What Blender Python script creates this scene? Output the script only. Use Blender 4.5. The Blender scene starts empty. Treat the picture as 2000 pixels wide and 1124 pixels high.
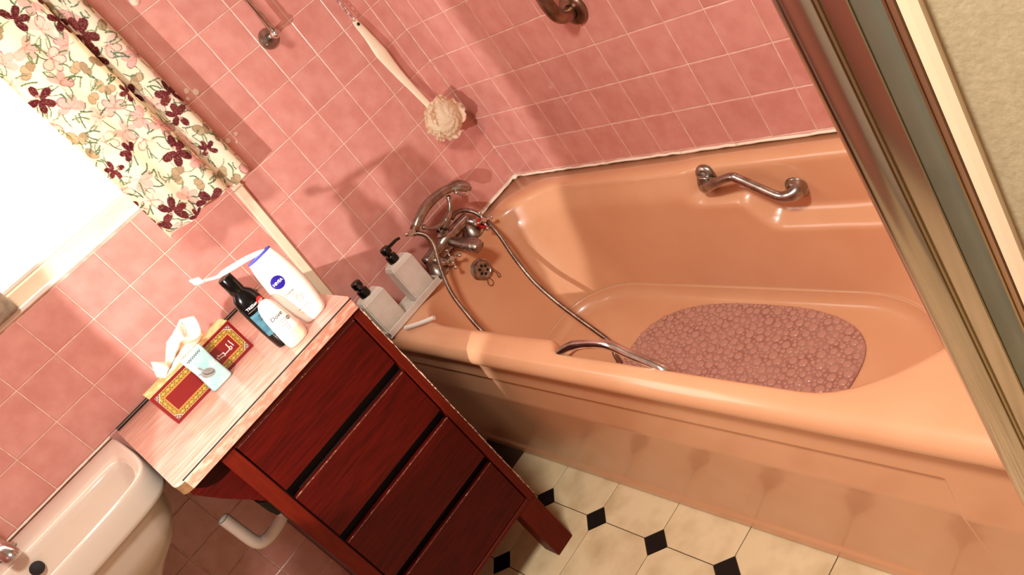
import bpy, bmesh, math, random
import numpy as np
from mathutils import Vector, Matrix
random.seed(7)
S = bpy.context.scene
COL = S.collection

# ------------------------------------------------------------------ camera
RM = ((0.582028, -0.582742, -0.567147), (-0.713319, -0.031031, -0.700152), (0.390409, 0.812065, -0.433742))
CAM = Vector((-1.26188, -2.08439, 1.38760)); FPX = 1560.6
cd = bpy.data.cameras.new('camera'); cam = bpy.data.objects.new('camera', cd); COL.objects.link(cam)
rx, ry, rz = (Vector(r) for r in RM)
m = Matrix.Identity(4)
for i in range(3):
    m[i][0] = rx[i]; m[i][1] = -ry[i]; m[i][2] = -rz[i]; m[i][3] = CAM[i]
cam.matrix_world = m
cd.sensor_fit = 'HORIZONTAL'; cd.sensor_width = 36.0; cd.lens = FPX / 2000 * 36.0
cd.clip_start = 0.02; cd.clip_end = 50
S.camera = cam

# ------------------------------------------------------------------ world, lights, exposure
w = bpy.data.worlds.new('world'); S.world = w; w.use_nodes = True
w.node_tree.nodes['Background'].inputs[0].default_value = (1.0, 0.82, 0.66, 1)
w.node_tree.nodes['Background'].inputs[1].default_value = 0.05
S.view_settings.view_transform = 'Standard'; S.view_settings.look = 'None'
S.view_settings.gamma = 1.0; S.view_settings.use_curve_mapping = False
S.view_settings.exposure = 0.1

def light(name, kind, loc, energy, color, target=None, **kw):
    l = bpy.data.lights.new(name, kind); l.energy = energy; l.color = color
    for k, v in kw.items(): setattr(l, k, v)
    o = bpy.data.objects.new(name, l); COL.objects.link(o); o.location = loc
    if target is not None:
        o.rotation_euler = (Vector(target) - Vector(loc)).to_track_quat('-Z', 'Y').to_euler()
    return o
KEY = Vector((-1.62, -1.10, 1.25))  # unseen light source, placed where lines back from the cast shadows meet
a = math.radians(27.5 + 20)
ksp = light('key_spot', 'SPOT', KEY, 64, (1.0, 0.99, 0.95), KEY + Vector((math.cos(a), math.sin(a), -0.17)),
      spot_size=math.radians(41), spot_blend=0.14, shadow_soft_size=0.012)
ksp.scale = (1.0, 1.95, 1.0)          # tall oval beam
light('ceiling_light', 'AREA', (-1.30, -1.55, 2.28), 38, (1.0, 0.98, 0.90), (-1.30, -1.55, 0), shape='DISK', size=0.34)

# ------------------------------------------------------------------ helpers
def at(u, v, **k):
    ax = 'xyz'.index(list(k)[0]); val = list(k.values())[0]
    a_, b_ = (u - 1000) / FPX, (v - 562) / FPX
    d = Vector([RM[0][i] * a_ + RM[1][i] * b_ + RM[2][i] for i in range(3)])
    return CAM + d * ((val - CAM[ax]) / d[ax])

def srgb(c):
    if isinstance(c, str):
        c = c.lstrip('#'); c = [int(c[i:i + 2], 16) / 255 for i in (0, 2, 4)]
    return tuple((x / 12.92 if x <= 0.04045 else ((x + 0.055) / 1.055) ** 2.4) for x in c)

def mat(name, col, rough=0.5, metal=0.0, col2=None, scale=30.0, detail=4.0, bump=0.0, bscale=None, coat=0.0,
        spec=0.5, stretch=None, vary=0.0, rough2=None, sharp=(0.35, 0.65), emit=None, estr=0.0, trans=0.0, sub=0.0, coord='Object', coat_rough=0.05, bdist=0.002):
    M = bpy.data.materials.new(name); M.use_nodes = True
    nt = M.node_tree; N = nt.nodes; L = nt.links; b = N['Principled BSDF']
    c1 = srgb(col) + (1,)
    b.inputs['Base Color'].default_value = c1
    b.inputs['Roughness'].default_value = rough; b.inputs['Metallic'].default_value = metal
    b.inputs['Coat Weight'].default_value = coat; b.inputs['Coat Roughness'].default_value = coat_rough
    b.inputs['Specular IOR Level'].default_value = spec
    if sub: b.inputs['Subsurface Weight'].default_value = sub; b.inputs['Subsurface Scale'].default_value = 0.01
    if trans: b.inputs['Transmission Weight'].default_value = trans
    if emit:
        b.inputs['Emission Color'].default_value = srgb(emit) + (1,); b.inputs['Emission Strength'].default_value = estr
    tc = N.new('ShaderNodeTexCoord'); mp = N.new('ShaderNodeMapping')
    L.new(tc.outputs[coord], mp.inputs[0])
    if stretch: mp.inputs['Scale'].default_value = stretch
    if vary:
        oi = N.new('ShaderNodeObjectInfo'); vm = N.new('ShaderNodeVectorMath'); vm.operation = 'SCALE'
        vm.inputs[0].default_value = (7.3, 3.1, 5.7); L.new(oi.outputs['Random'], vm.inputs['Scale'])
        va = N.new('ShaderNodeVectorMath'); va.operation = 'ADD'; L.new(mp.outputs[0], va.inputs[0]); L.new(vm.outputs[0], va.inputs[1])
        vec = va.outputs[0]
    else: vec = mp.outputs[0]
    colout = None
    if col2:
        nz = N.new('ShaderNodeTexNoise'); nz.inputs['Scale'].default_value = scale; nz.inputs['Detail'].default_value = detail
        L.new(vec, nz.inputs['Vector'])
        cr = N.new('ShaderNodeValToRGB'); cr.color_ramp.elements[0].position = sharp[0]; cr.color_ramp.elements[1].position = sharp[1]
        cr.color_ramp.elements[0].color = c1; cr.color_ramp.elements[1].color = srgb(col2) + (1,)
        L.new(nz.outputs['Fac'], cr.inputs[0]); colout = cr.outputs[0]
        if vary:
            hs = N.new('ShaderNodeHueSaturation'); mr = N.new('ShaderNodeMapRange')
            mr.inputs['To Min'].default_value = 1 - vary; mr.inputs['To Max'].default_value = 1 + vary
            L.new(oi.outputs['Random'], mr.inputs['Value']); L.new(mr.outputs[0], hs.inputs['Value'])
            L.new(colout, hs.inputs['Color']); colout = hs.outputs[0]
        L.new(colout, b.inputs['Base Color'])
        if rough2 is not None:
            mr2 = N.new('ShaderNodeMapRange'); mr2.inputs['To Min'].default_value = rough; mr2.inputs['To Max'].default_value = rough2
            L.new(nz.outputs['Fac'], mr2.inputs['Value']); L.new(mr2.outputs[0], b.inputs['Roughness'])
    if bump:
        nb = N.new('ShaderNodeTexNoise'); nb.inputs['Scale'].default_value = bscale or scale * 3; nb.inputs['Detail'].default_value = 3
        L.new(vec, nb.inputs['Vector'])
        bp = N.new('ShaderNodeBump'); bp.inputs['Strength'].default_value = bump; bp.inputs['Distance'].default_value = bdist
        L.new(nb.outputs['Fac'], bp.inputs['Height']); L.new(bp.outputs[0], b.inputs['Normal'])
        if coat: L.new(bp.outputs[0], b.inputs['Coat Normal'])
    return M

def vmat(name, rough=0.5, translucent=0.0, bump=0.0, bscale=600, coat=0.0):
    """printed surface: colour comes from the colour attribute 'print'"""
    M = bpy.data.materials.new(name); M.use_nodes = True
    nt = M.node_tree; N = nt.nodes; L = nt.links; b = N['Principled BSDF']
    at_ = N.new('ShaderNodeAttribute'); at_.attribute_name = 'print'
    L.new(at_.outputs['Color'], b.inputs['Base Color']); b.inputs['Roughness'].default_value = rough
    b.inputs['Coat Weight'].default_value = coat
    if bump:
        tc = N.new('ShaderNodeTexCoord'); nb = N.new('ShaderNodeTexNoise'); nb.inputs['Scale'].default_value = bscale
        L.new(tc.outputs['Object'], nb.inputs['Vector'])
        bp = N.new('ShaderNodeBump'); bp.inputs['Strength'].default_value = bump; bp.inputs['Distance'].default_value = 0.001
        L.new(nb.outputs['Fac'], bp.inputs['Height']); L.new(bp.outputs[0], b.inputs['Normal'])
    if translucent:
        tr = N.new('ShaderNodeBsdfTranslucent'); mx = N.new('ShaderNodeMixShader'); mx.inputs[0].default_value = translucent
        L.new(at_.outputs['Color'], tr.inputs['Color']); L.new(b.outputs[0], mx.inputs[1]); L.new(tr.outputs[0], mx.inputs[2])
        L.new(mx.outputs[0], N['Material Output'].inputs['Surface'])
    return M

def wl(o):
    v = Vector((0, 0, 0))
    while o: v += o.location; o = o.parent
    return v

def obj(name, geo, material, parent=None, smooth=False, loc=None, autosmooth=None):
    me = bpy.data.meshes.new(name)
    if isinstance(geo, tuple):
        me.from_pydata([tuple(v) for v in geo[0]], [], geo[1])
    else:
        bmesh.ops.recalc_face_normals(geo, faces=geo.faces[:]); geo.to_mesh(me); geo.free()
    if material: me.materials.append(material)
    o = bpy.data.objects.new(name, me); COL.objects.link(o)
    base = Vector((0, 0, 0))
    if parent: o.parent = parent; base = wl(parent)
    if loc is not None: o.location = Vector(loc) - base; base = Vector(loc)
    if base.length > 0: me.transform(Matrix.Translation(-base))
    if smooth:
        for p in me.polygons: p.use_smooth = True
        if autosmooth is not None:
            me.set_sharp_from_angle(angle=math.radians(autosmooth))
    me.update()
    return o

def thing(name, label, cat, loc=(0, 0, 0), group=None):
    o = bpy.data.objects.new(name, None); COL.objects.link(o); o.location = loc; o.empty_display_size = 0.05
    tag(o, label, cat, group); return o
def tag(o, label=None, cat=None, group=None, kind=None):
    if label: o['label'] = label
    if cat: o['category'] = cat
    if group: o['group'] = group
    if kind: o['kind'] = kind
    return o

def box(bm, x0, x1, y0, y1, z0, z1, bev=0.0, seg=1):
    r = bmesh.ops.create_cube(bm, size=1)
    vs = r['verts']
    for v in vs:
        v.co = Vector((x0 + (v.co.x + .5) * (x1 - x0), y0 + (v.co.y + .5) * (y1 - y0), z0 + (v.co.z + .5) * (z1 - z0)))
    if bev:
        es = set(e for v in vs for e in v.link_edges)
        bmesh.ops.bevel(bm, geom=list(es), offset=bev, segments=seg, affect='EDGES', profile=0.5)
    return bm
def newbox(*a, **k): return box(bmesh.new(), *a, **k)

def spline(pts, n=8, closed=False):
    P = [Vector(p) for p in pts]; out = []
    L_ = len(P)
    rng = range(L_ if closed else L_ - 1)
    for i in rng:
        if closed: p0, p1, p2, p3 = P[i - 1], P[i], P[(i + 1) % L_], P[(i + 2) % L_]
        else: p0 = P[i - 1] if i else P[0] * 2 - P[1]; p1 = P[i]; p2 = P[i + 1]; p3 = P[i + 2] if i + 2 < L_ else P[-1] * 2 - P[-2]
        for k in range(n):
            t = k / n
            out.append(0.5 * ((2 * p1) + (p2 - p0) * t + (2 * p0 - 5 * p1 + 4 * p2 - p3) * t * t + (3 * p1 - p0 - 3 * p2 + p3) * t ** 3))
    if not closed: out.append(P[-1])
    return out

def interp(vals, n):
    xs = np.linspace(0, 1, len(vals)); return list(np.interp(np.linspace(0, 1, n), xs, vals))

def tube(bm, pts, r, seg=12, cap=True, flat=1.0, up=None):
    """tube along pts, r number or list; flat scales the second axis"""
    n = len(pts); rs = r if isinstance(r, (list, tuple)) else [r] * n
    if len(rs) != n: rs = interp(rs, n)
    t0 = (pts[1] - pts[0]).normalized()
    ref = Vector(up) if up is not None else (Vector((0, 0, 1)) if abs(t0.z) < 0.9 else Vector((1, 0, 0)))
    nrm = (ref - t0 * ref.dot(t0)).normalized(); rings = []
    for i, p in enumerate(pts):
        t = (pts[min(i + 1, n - 1)] - pts[max(i - 1, 0)]).normalized()
        nrm = (nrm - t * nrm.dot(t)).normalized(); bi = t.cross(nrm)
        rings.append([bm.verts.new(p + (nrm * math.cos(2 * math.pi * k / seg) * flat + bi * math.sin(2 * math.pi * k / seg)) * rs[i]) for k in range(seg)])
    for i in range(n - 1):
        for k in range(seg):
            bm.faces.new((rings[i][k], rings[i][(k + 1) % seg], rings[i + 1][(k + 1) % seg], rings[i + 1][k]))
    if cap:
        bm.faces.new(rings[0][::-1]); bm.faces.new(rings[-1])
    return bm
def newtube(*a, **k): return tube(bmesh.new(), *a, **k)

def lathe(bm, prof, origin, axis=(0, 0, 1), seg=24):
    ax = Vector(axis).normalized(); o = Vector(origin)
    ref = Vector((1, 0, 0)) if abs(ax.x) < 0.8 else Vector((0, 1, 0))
    u = (ref - ax * ref.dot(ax)).normalized(); v = ax.cross(u); rings = []
    for r, h in prof:
        if r < 1e-6: rings.append([bm.verts.new(o + ax * h)])
        else: rings.append([bm.verts.new(o + ax * h + (u * math.cos(2 * math.pi * k / seg) + v * math.sin(2 * math.pi * k / seg)) * r) for k in range(seg)])
    for a_, b_ in zip(rings, rings[1:]):
        for k in range(seg):
            k2 = (k + 1) % seg
            if len(a_) == 1 and len(b_) == 1: continue
            if len(a_) == 1: bm.faces.new((a_[0], b_[k2], b_[k]))
            elif len(b_) == 1: bm.faces.new((a_[k], a_[k2], b_[0]))
            else: bm.faces.new((a_[k], a_[k2], b_[k2], b_[k]))
    return bm
def newlathe(*a, **k): return lathe(bmesh.new(), *a, **k)

def loft(rings, cap0=False, cap1=False, closed=True):
    vs = []; fs = []; n = len(rings[0])
    for r in rings: vs += [Vector(p) for p in r]
    for i in range(len(rings) - 1):
        for k in range(n if closed else n - 1):
            k2 = (k + 1) % n
            fs.append((i * n + k, i * n + k2, (i + 1) * n + k2, (i + 1) * n + k))
    if cap0: fs.append(tuple(range(n))[::-1])
    if cap1: fs.append(tuple((len(rings) - 1) * n + k for k in range(n)))
    return vs, fs

def bmfrom(geo):
    bm = bmesh.new(); me = bpy.data.meshes.new('t'); me.from_pydata([tuple(v) for v in geo[0]], [], geo[1]); bm.from_mesh(me); bpy.data.meshes.remove(me); return bm

def prism(bm, poly, d):
    """extrude a polygon (list of Vectors) by vector d"""
    d = Vector(d); a_ = [bm.verts.new(p) for p in poly]; b_ = [bm.verts.new(Vector(p) + d) for p in poly]; n = len(poly)
    bm.faces.new(a_[::-1]); bm.faces.new(b_)
    for k in range(n): bm.faces.new((a_[k], a_[(k + 1) % n], b_[(k + 1) % n], b_[k]))
    return bm

def textmesh(body, size, fn, bold=0.0, align='CENTER', shear=0.0):
    """flat lettering mapped through fn(u,v)->point"""
    c = bpy.data.curves.new('t', 'FONT'); c.body = body; c.size = size; c.align_x = align; c.align_y = 'CENTER'; c.offset = bold; c.shear = shear
    c.resolution_u = 3
    o = bpy.data.objects.new('t', c); COL.objects.link(o)
    dg = bpy.context.evaluated_depsgraph_get(); me = bpy.data.meshes.new_from_object(o.evaluated_get(dg))
    vs = [fn(v.co.x, v.co.y) for v in me.vertices]; fs = [tuple(p.vertices) for p in me.polygons]
    bpy.data.objects.remove(o); bpy.data.curves.remove(c); bpy.data.meshes.remove(me)
    return vs, fs

def smooth01(a_, b_, x):
    t = np.clip((x - a_) / (b_ - a_), 0, 1); return t * t * (3 - 2 * t)

def paint_attr(o, cols):
    me = o.data; ca = me.color_attributes.new('print', 'FLOAT_COLOR', 'POINT')
    c4 = np.ones((len(me.vertices), 4), np.float32); c4[:, :3] = cols
    ca.data.foreach_set('color', c4.ravel())

def gridgeo(nu, nv, fn):
    vs = [fn(i / (nu - 1), j / (nv - 1)) for j in range(nv) for i in range(nu)]
    fs = [(j * nu + i, j * nu + i + 1, (j + 1) * nu + i + 1, (j + 1) * nu + i) for j in range(nv - 1) for i in range(nu - 1)]
    return vs, fs

# ------------------------------------------------------------------ materials
M_tile = mat('pink_tile', '#ce897d', 0.30, col2='#d8988c', scale=22, vary=0.035, coat=0.25, bump=0.06, bscale=40)
M_tilelow = M_tile
M_grout = mat('grout', '#f2d9c6', 0.9, col2='#d8b29c', scale=40)
M_paint = mat('cream_paint', '#b8aea2', 0.7, col2='#b0a597', scale=4)
M_pinkwall = mat('pink_wall', '#a8685e', 0.35, col2='#b07268', scale=10)
M_floor = mat('floor_tile', '#dfc8a0', 0.38, col2='#c0a67c', scale=14, detail=8, sharp=(0.42, 0.80), vary=0.05)
M_black = mat('black_dot', '#0b0b0c', 0.35)
M_joint = mat('joint', '#4a3320', 0.9)
M_bath = mat('peach_acrylic', '#dda47c', 0.30, col2='#d79c74', scale=6, coat=0.40, coat_rough=0.09, bump=0.02, bscale=9)
M_seal = mat('sealant', '#f4e6d0', 0.6, col2='#cfae8e', scale=35, sharp=(0.55, 0.75), bump=0.2, bscale=120)
M_chrome = mat('aged_chrome', '#b8b0a8', 0.20, 1.0, col2='#8f867d', scale=35, rough2=0.36, bump=0.01, bscale=160)
M_bright = mat('bright_chrome', '#e6e1dc', 0.12, 1.0, col2='#b5aca6', scale=30, rough2=0.25)
M_bronze = mat('tarnished_bronze', '#a58a78', 0.25, 1.0, col2='#6f5444', scale=25, rough2=0.45)
M_mat = None
M_wood = mat('mahogany', '#330301', 0.42, col2='#4e0702', scale=7, detail=8, stretch=(2.0, 6, 26), sharp=(0.3, 0.75), spec=0.16)
M_woodL = mat('mahogany_stile', '#4c0d04', 0.44, col2='#5c1405', scale=8, detail=8, stretch=(26, 6, 2.0), sharp=(0.3, 0.75), spec=0.16)
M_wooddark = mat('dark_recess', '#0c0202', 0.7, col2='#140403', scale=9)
M_edge = mat('worn_edge', '#c9a98e', 0.7, col2='#6b3a24', scale=160, sharp=(0.45, 0.6))
M_white = mat('white_plastic', '#efe6dc', 0.35, col2='#e7dccf', scale=10)
M_ceramic = mat('ceramic', '#dccbbb', 0.14, col2='#d8c5b4', scale=5, coat=0.5)
M_stone = mat('stone_resin', '#e2d8cc', 0.55, col2='#d0c4b6', scale=16, detail=6, bump=0.05, bscale=80)
M_blackpl = mat('black_plastic', '#070607', 0.3)
M_dark = mat('hole_dark', '#060505', 0.6)
M_cream = mat('cream_plastic', '#f0dfc4', 0.4, col2='#ead6b8', scale=12)
M_print = vmat('printed_card', 0.32, coat=0.2)
M_paper = mat('tissue_paper', '#f3ddcb', 0.9, col2='#ecd2be', scale=30, sub=0.2)
M_red = mat('red_dot', '#d21616', 0.3)

# ------------------------------------------------------------------ setting: walls, floor, ceiling
WX0, WX1, WZ0, WZ1 = -1.93, -0.80, 1.197, 2.02      # window opening
LX, BY, CZ = -2.10, -2.75, 2.34
bm = bmesh.new(); G = 0.0016
box(bm, LX - .1, WX0, G, .13, -.05, CZ); box(bm, WX1, .1, G, .13, -.05, CZ)
box(bm, WX0, WX1, G, .13, -.05, WZ0); box(bm, WX0, WX1, G, .13, WZ1, CZ)
wallA = tag(obj('wall_window', bm, M_grout), kind='structure')
wallB = tag(obj('wall_bath', newbox(G, .1, BY - .1, G, -.05, CZ), M_grout), kind='structure')
wallL = tag(obj('wall_left', newbox(LX - .1, LX, BY - .1, .0, -.05, CZ), M_pinkwall), kind='structure')
wallK = tag(obj('wall_back', newbox(LX, 0, BY - .1, BY, -.05, CZ), M_paint), kind='structure')
ceil_ = tag(obj('ceiling', newbox(LX - .1, .1, BY - .1, .13, CZ, CZ + .08), M_paint), kind='structure')
floor = tag(obj('floor', newbox(LX, 0, BY, 0.0, -.06, -.0025), M_joint), kind='structure')

def tile_geo(wd, ht, th=0.006, b=0.0016):
    """tile lying in local (a,b) plane, front towards -n; returned in local frame (a, n, b)"""
    x, z = wd / 2, ht / 2
    vs = []
    for dx, dz, y in ((0, 0, th), (0, 0, b * .8), (b, b, 0)):
        vs += [(-x + dx, y, -z + dz), (x - dx, y, -z + dz), (x - dx, y, z - dz), (-x + dx, y, z - dz)]
    fs = [(8, 9, 10, 11)]
    for k in range(4):
        k2 = (k + 1) % 4
        fs += [(k, k2, 4 + k2, 4 + k), (4 + k, 4 + k2, 8 + k2, 8 + k)]
    return vs, fs
tile_cache = {}
def tile(parent, wall, c, wd, ht):
    key = (wall, round(wd, 4), round(ht, 4))
    if key not in tile_cache:
        vs, fs = tile_geo(wd, ht)
        if wall == 'B': vs = [(v[1], -v[0], v[2]) for v in vs]
        me = bpy.data.meshes.new('tile'); me.from_pydata(vs, [], fs); me.materials.append(M_tile); me.update(); tile_cache[key] = me
    o = bpy.data.objects.new('tile', tile_cache[key]); COL.objects.link(o); o.parent = parent; o.location = c
    j = 0.0045
    o.rotation_euler = (random.uniform(-j, j), random.uniform(-j, j) * .3, random.uniform(-j, j))
    return o
P = 0.110; GAP = 0.0022
def rects_A():
    out = []
    xs = [0.0] + [-0.0542 - P * i for i in range(19)]
    for i in range(len(xs) - 1):
        x1, x0 = xs[i], xs[i + 1]
        for k in range(-1, 12):
            z0 = .53 + P * k
            if z0 < .5 and x0 > -.60: continue
            if z0 < .74 and x1 < -.70: continue          # the lower courses are set out afresh
            out.append((x0, x1, z0, z0 + P))
    xs = [-.7142] + [-.775 - P * i for i in range(13)]; zs = [.75, .718, .608, .498, .388, .278, .168, .058, 0.0]
    for i in range(len(xs) - 1):
        for z1, z0 in zip(zs, zs[1:]): out.append((xs[i + 1], xs[i], z0, z1))
    return out
for x0, x1, z0, z1 in rects_A():
    if x1 < -1.7 and z0 < .3: continue
    x0 = max(x0, LX)
    if x1 - x0 < .02 or z1 - z0 < .02: continue
    if z1 > 1.96: continue
    if z0 > WZ0 - .02 and x0 < WX1 and x1 > WX0:
        if x1 > WX1 + .015: x0 = WX1 + .001
        elif x0 < WX0 - .015: x1 = WX0 - .001
        else: continue
    if z0 < WZ0 - .02 < z1 - .02 and x0 < WX1: z1 = min(z1, WZ0 - .004)
    tile(wallA, 'A', ((x0 + x1) / 2, 0, (z0 + z1) / 2), x1 - x0 - GAP, z1 - z0 - GAP)
ys = [0.0, 0.0956] + [0.0956 + P * i for i in range(1, 16)]
for i in range(len(ys) - 1):
    for k in range(10):
        z0 = 0.53 + P * k
        tile(wallB, 'B', (0, -(ys[i] + ys[i + 1]) / 2, z0 + P / 2), ys[i + 1] - ys[i] - GAP, P - GAP)
    tile(wallB, 'B', (0, -(ys[i] + ys[i + 1]) / 2, .5125), ys[i + 1] - ys[i] - GAP, .035 - GAP)

# filler dabs left on the tiles beside the curtain
for u, v, r in ((365, 178, .0075), (383, 180, .009), (367, 193, .006), (461, 262, .0065), (445, 275, .008), (463, 278, .004), (263, 1, .013)):
    c = at(u, v, y=0)
    bm = bmesh.new(); bmesh.ops.create_icosphere(bm, subdivisions=2, radius=r, matrix=Matrix.Translation(c) @ Matrix.Diagonal((1, .35, 1, 1)))
    obj('filler_dab', bm, M_grout, wallA, True)

# floor: octagons and black dots
FP = 0.2035; DX, DY, HD = -0.773, -0.6055, 0.0352
oc, dc = None, None
def oct_geo(h, cut, g, z0=-.0024):
    h -= g; c = cut
    pts = [(-h, -h + c), (-h + c, -h), (h - c, -h), (h, -h + c), (h, h - c), (h - c, h), (-h + c, h), (-h, h - c)]
    return loft([[(x, y, z0) for x, y in pts], [(x, y, -.0004) for x, y in pts], [(x * .994, y * .994, 0) for x, y in pts]], cap1=True)
g = oct_geo(FP / 2, HD + .0, .0011); me8 = bpy.data.meshes.new('floor_tile'); me8.from_pydata(g[0], [], g[1]); me8.materials.append(M_floor)
d_ = HD - .0007
g = loft([[(d_, 0, z), (0, d_, z), (-d_, 0, z), (0, -d_, z)] for z in (-.0024, 0)], cap1=True)
me4 = bpy.data.meshes.new('black_inset'); me4.from_pydata(g[0], [], g[1]); me4.materials.append(M_black)
for i in range(-1, 6):
    for j in range(-3, 10):
        x, y = DX - FP * i, DY - FP * j
        for nm, me, dx, dy in (('floor_tile', me8, -FP / 2, -FP / 2), ('black_inset', me4, 0, 0)):
            X, Y = x + dx, y + dy
            if X < LX + .1 or Y > -.1 or Y < BY + .1 or (nm == 'black_inset' and X > -.6): continue
            o = bpy.data.objects.new(nm, me); COL.objects.link(o); o.parent = floor; o.location = (X, Y, 0)

# ------------------------------------------------------------------ window, sill
M_pane = mat('frosted_pane', '#ffffff', 0.5, emit='#fff6ea', estr=5.0)
win = thing('window_1', None, None, (WX0, 0, WZ0)); tag(win, kind='structure')
bm = bmesh.new(); f = .045
box(bm, WX0, WX1, .012, .06, WZ0, WZ0 + f, .004); box(bm, WX0, WX1, .012, .06, WZ1 - f, WZ1, .004)
box(bm, WX0, WX0 + f, .012, .06, WZ0 + f, WZ1 - f, .004); box(bm, WX1 - f, WX1, .012, .06, WZ0 + f, WZ1 - f, .004)
obj('window_frame', bm, M_cream, win)
bm = bmesh.new(); box(bm, WX0 + f, WX1 - f, .018, .03, WZ0 + f, WZ0 + f + .012, .003)
obj('glazing_bead', bm, M_white, win)
obj('pane', newbox(WX0 + f - .005, WX1 - f + .005, .030, .036, WZ0 + f - .005, WZ1 - f + .005), M_pane, win)
obj('window_sill', newbox(WX0 - .0, WX1 + .0, -.008, .014, WZ0 - .002, WZ0 + .010, .003, seg=2), M_white, win)

blk = newbox(-1.325, -1.238, -.030, .008, WZ0 + .0101, WZ0 + .072, .010, seg=3)
tag(obj('pumice_block', blk, mat('pumice', '#a8977f', 0.95, col2='#8e7d68', scale=60, bump=.5, bscale=200), None, True, (-1.28, -.01, WZ0 + .0101), autosmooth=40),
    'dull beige rough block standing on the window sill', 'block')

# ------------------------------------------------------------------ bathtub
RZ = 0.520; FZ = 0.145; YE = -1.69
bath = thing('bathtub', 'peach acrylic bathtub with moulded rim along the pink tiled wall', 'bathtub', (-.35, -.85, 0))
NS = (60, 14, 22, 14, 60, 14, 22, 14)
def outline(x0, x1, y0, y1, rt, rh):
    """ring from head/front along front side to taps, across, back along the wall. rt tap corners, rh head corners (rx, ry)"""
    (tx, ty), (hx, hy) = rt, rh; pts = []; wd_ = (x1 - x0) / 2 - .004; tx = min(tx, wd_); hx = min(hx, wd_)
    def line(p, q, n): 
        for k in range(n): t = k / n; pts.append((p[0] + (q[0] - p[0]) * t, p[1] + (q[1] - p[1]) * t))
    def arc(cx, cy, rx_, ry_, a0, a1, n):
        for k in range(n): a_ = math.radians(a0 + (a1 - a0) * k / n); pts.append((cx + rx_ * math.cos(a_), cy + ry_ * math.sin(a_)))
    line((x0, y0 + hy), (x0, y1 - ty), NS[0])
    arc(x0 + tx, y1 - ty, tx, ty, 180, 90, NS[1])
    line((x0 + tx, y1), (x1 - tx, y1), NS[2])
    arc(x1 - tx, y1 - ty, tx, ty, 90, 0, NS[3])
    line((x1, y1 - ty), (x1, y0 + hy), NS[4])
    arc(x1 - hx, y0 + hy, hx, hy, 0, -90, NS[5])
    line((x1 - hx, y0), (x0 + hx, y0), NS[6])
    arc(x0 + hx, y0 + hy, hx, hy, -90, -180, NS[7])
    return pts
rings = []
OX0, OX1, OY0, OY1 = -.700, -.0015, YE, -.0015
def outer(dx, dy, z):
    o_ = outline(OX0 + dx, OX1, OY0 + dy, OY1, (.002, .002), (.02, .02)); rings.append([(x, y, z) for x, y in o_])
outer(.012, .004, .478); outer(.001, .0, .480); outer(-.003, 0, .487); outer(-.003, 0, .496); outer(.001, .002, .505); outer(.009, .006, .5135); outer(.020, .01, .5185); 
XI0, XI1, YI0, YI1 = -.617, -.078, -1.605, -.090
def inner(off, z, ins=(0, 0, 0, 0), rec=1.0):
    """off: outward growth of the opening; ins: inset front, wall, head, tap"""
    o_ = outline(XI0 - off + ins[0], XI1 + off - ins[1], YI0 - off + ins[2], YI1 + off - ins[3], (.150, .215), (.27, .25))
    ring = []
    for x, y in o_:
        r = rec * float(smooth01(-.745, -.79, y) * (1 - smooth01(-1.40, -1.58, y)))
        wf = float(smooth01(-.44, -.56, x)); wb = float(smooth01(-.25, -.13, x))
        zl = .445 - .075 * float(smooth01(-.895, -.975, y))
        up = float(smooth01(zl - .019, zl + .019, z))
        x += -(.036 * wf) * r * (up if z < .5 else 1.0)
        x += off * .62 * wf * r
        nrm_ins = ins[1]
        x += (nrm_ins * .92 + .012) * wb * r * up
        ring.append((x, y, z))
    rings.append(ring)
def wall_ins(t): return .027 * float(smooth01(-.10, .17, t)) - .027 * float(smooth01(-.10, .17, 0.0)) + .040 * t
inner(.030, .5205); inner(.018, .520); inner(.009, .517); inner(.003, .511); inner(0, .503)
for k in range(1, 47):
    z = .503 - (.503 - .178) * k / 46; t = (.503 - z) / (.503 - FZ)
    inner(0, z, (.058 * t, wall_ins(t), .28 * t ** 1.2, .12 * t ** 1.3))
t0 = (.503 - .178) / (.503 - FZ); b0 = (.058 * t0, wall_ins(t0), .28 * t0 ** 1.2, .12 * t0 ** 1.3)
for k in range(1, 9):
    a_ = k / 8 * math.pi / 2; e = .030 * (1 - math.cos(a_)) ; 
    inner(0, FZ + .05 * (1 - math.sin(a_)), tuple(q + e for q in b0), 0)
last = rings[-1]; cx = sum(p[0] for p in last) / len(last); cy = sum(p[1] for p in last) / len(last)
for s_ in (.85, .6, .3, .05):
    rings.append([(cx + (x - cx) * s_, cy + (y - cy) * s_, FZ) for x, y, z in last])
obj('bath_shell', loft(rings, cap1=True), M_bath, bath, True)

# front panel (apron) with an embossed field and an inward crease
def apron_x(y, z):
    up_, lo_ = -.6985 + (z - .338) * .075, -.6985 + (.338 - z) * .098
    k_ = float(smooth01(.322, .354, z)); base = lo_ * (1 - k_) + up_ * k_
    inside = float(smooth01(.4215, .4125, z) * smooth01(-1.566, -1.557, y) * smooth01(.03, .05, z))
    return base + .006 * inside
zs = sorted(set([0.002, .02, .03, .035, .04, .045, .05, .08, .12, .16, .2, .24, .27] + [.29 + .006 * k for k in range(12)] + [.37, .39, .405] + [.409 + .0015 * k for k in range(11)] + [.43, .45, .465, .482]))
yy = sorted(set([YE + .004, -1.66, -1.62, -1.59] + [-1.572 + .0015 * k for k in range(14)] + [-1.52 + .04 * k for k in range(38)] + [-.004]))
geo = gridgeo(len(yy), len(zs), lambda a_, b_: (apron_x(yy[round(a_ * (len(yy) - 1))], zs[round(b_ * (len(zs) - 1))]), yy[round(a_ * (len(yy) - 1))], zs[round(b_ * (len(zs) - 1))]))
obj('bath_panel', geo, M_bath, bath, True)
obj('end_panel', newbox(-.66, -.002, YE + .004, YE + .016, .002, .478), M_bath, bath)

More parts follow.
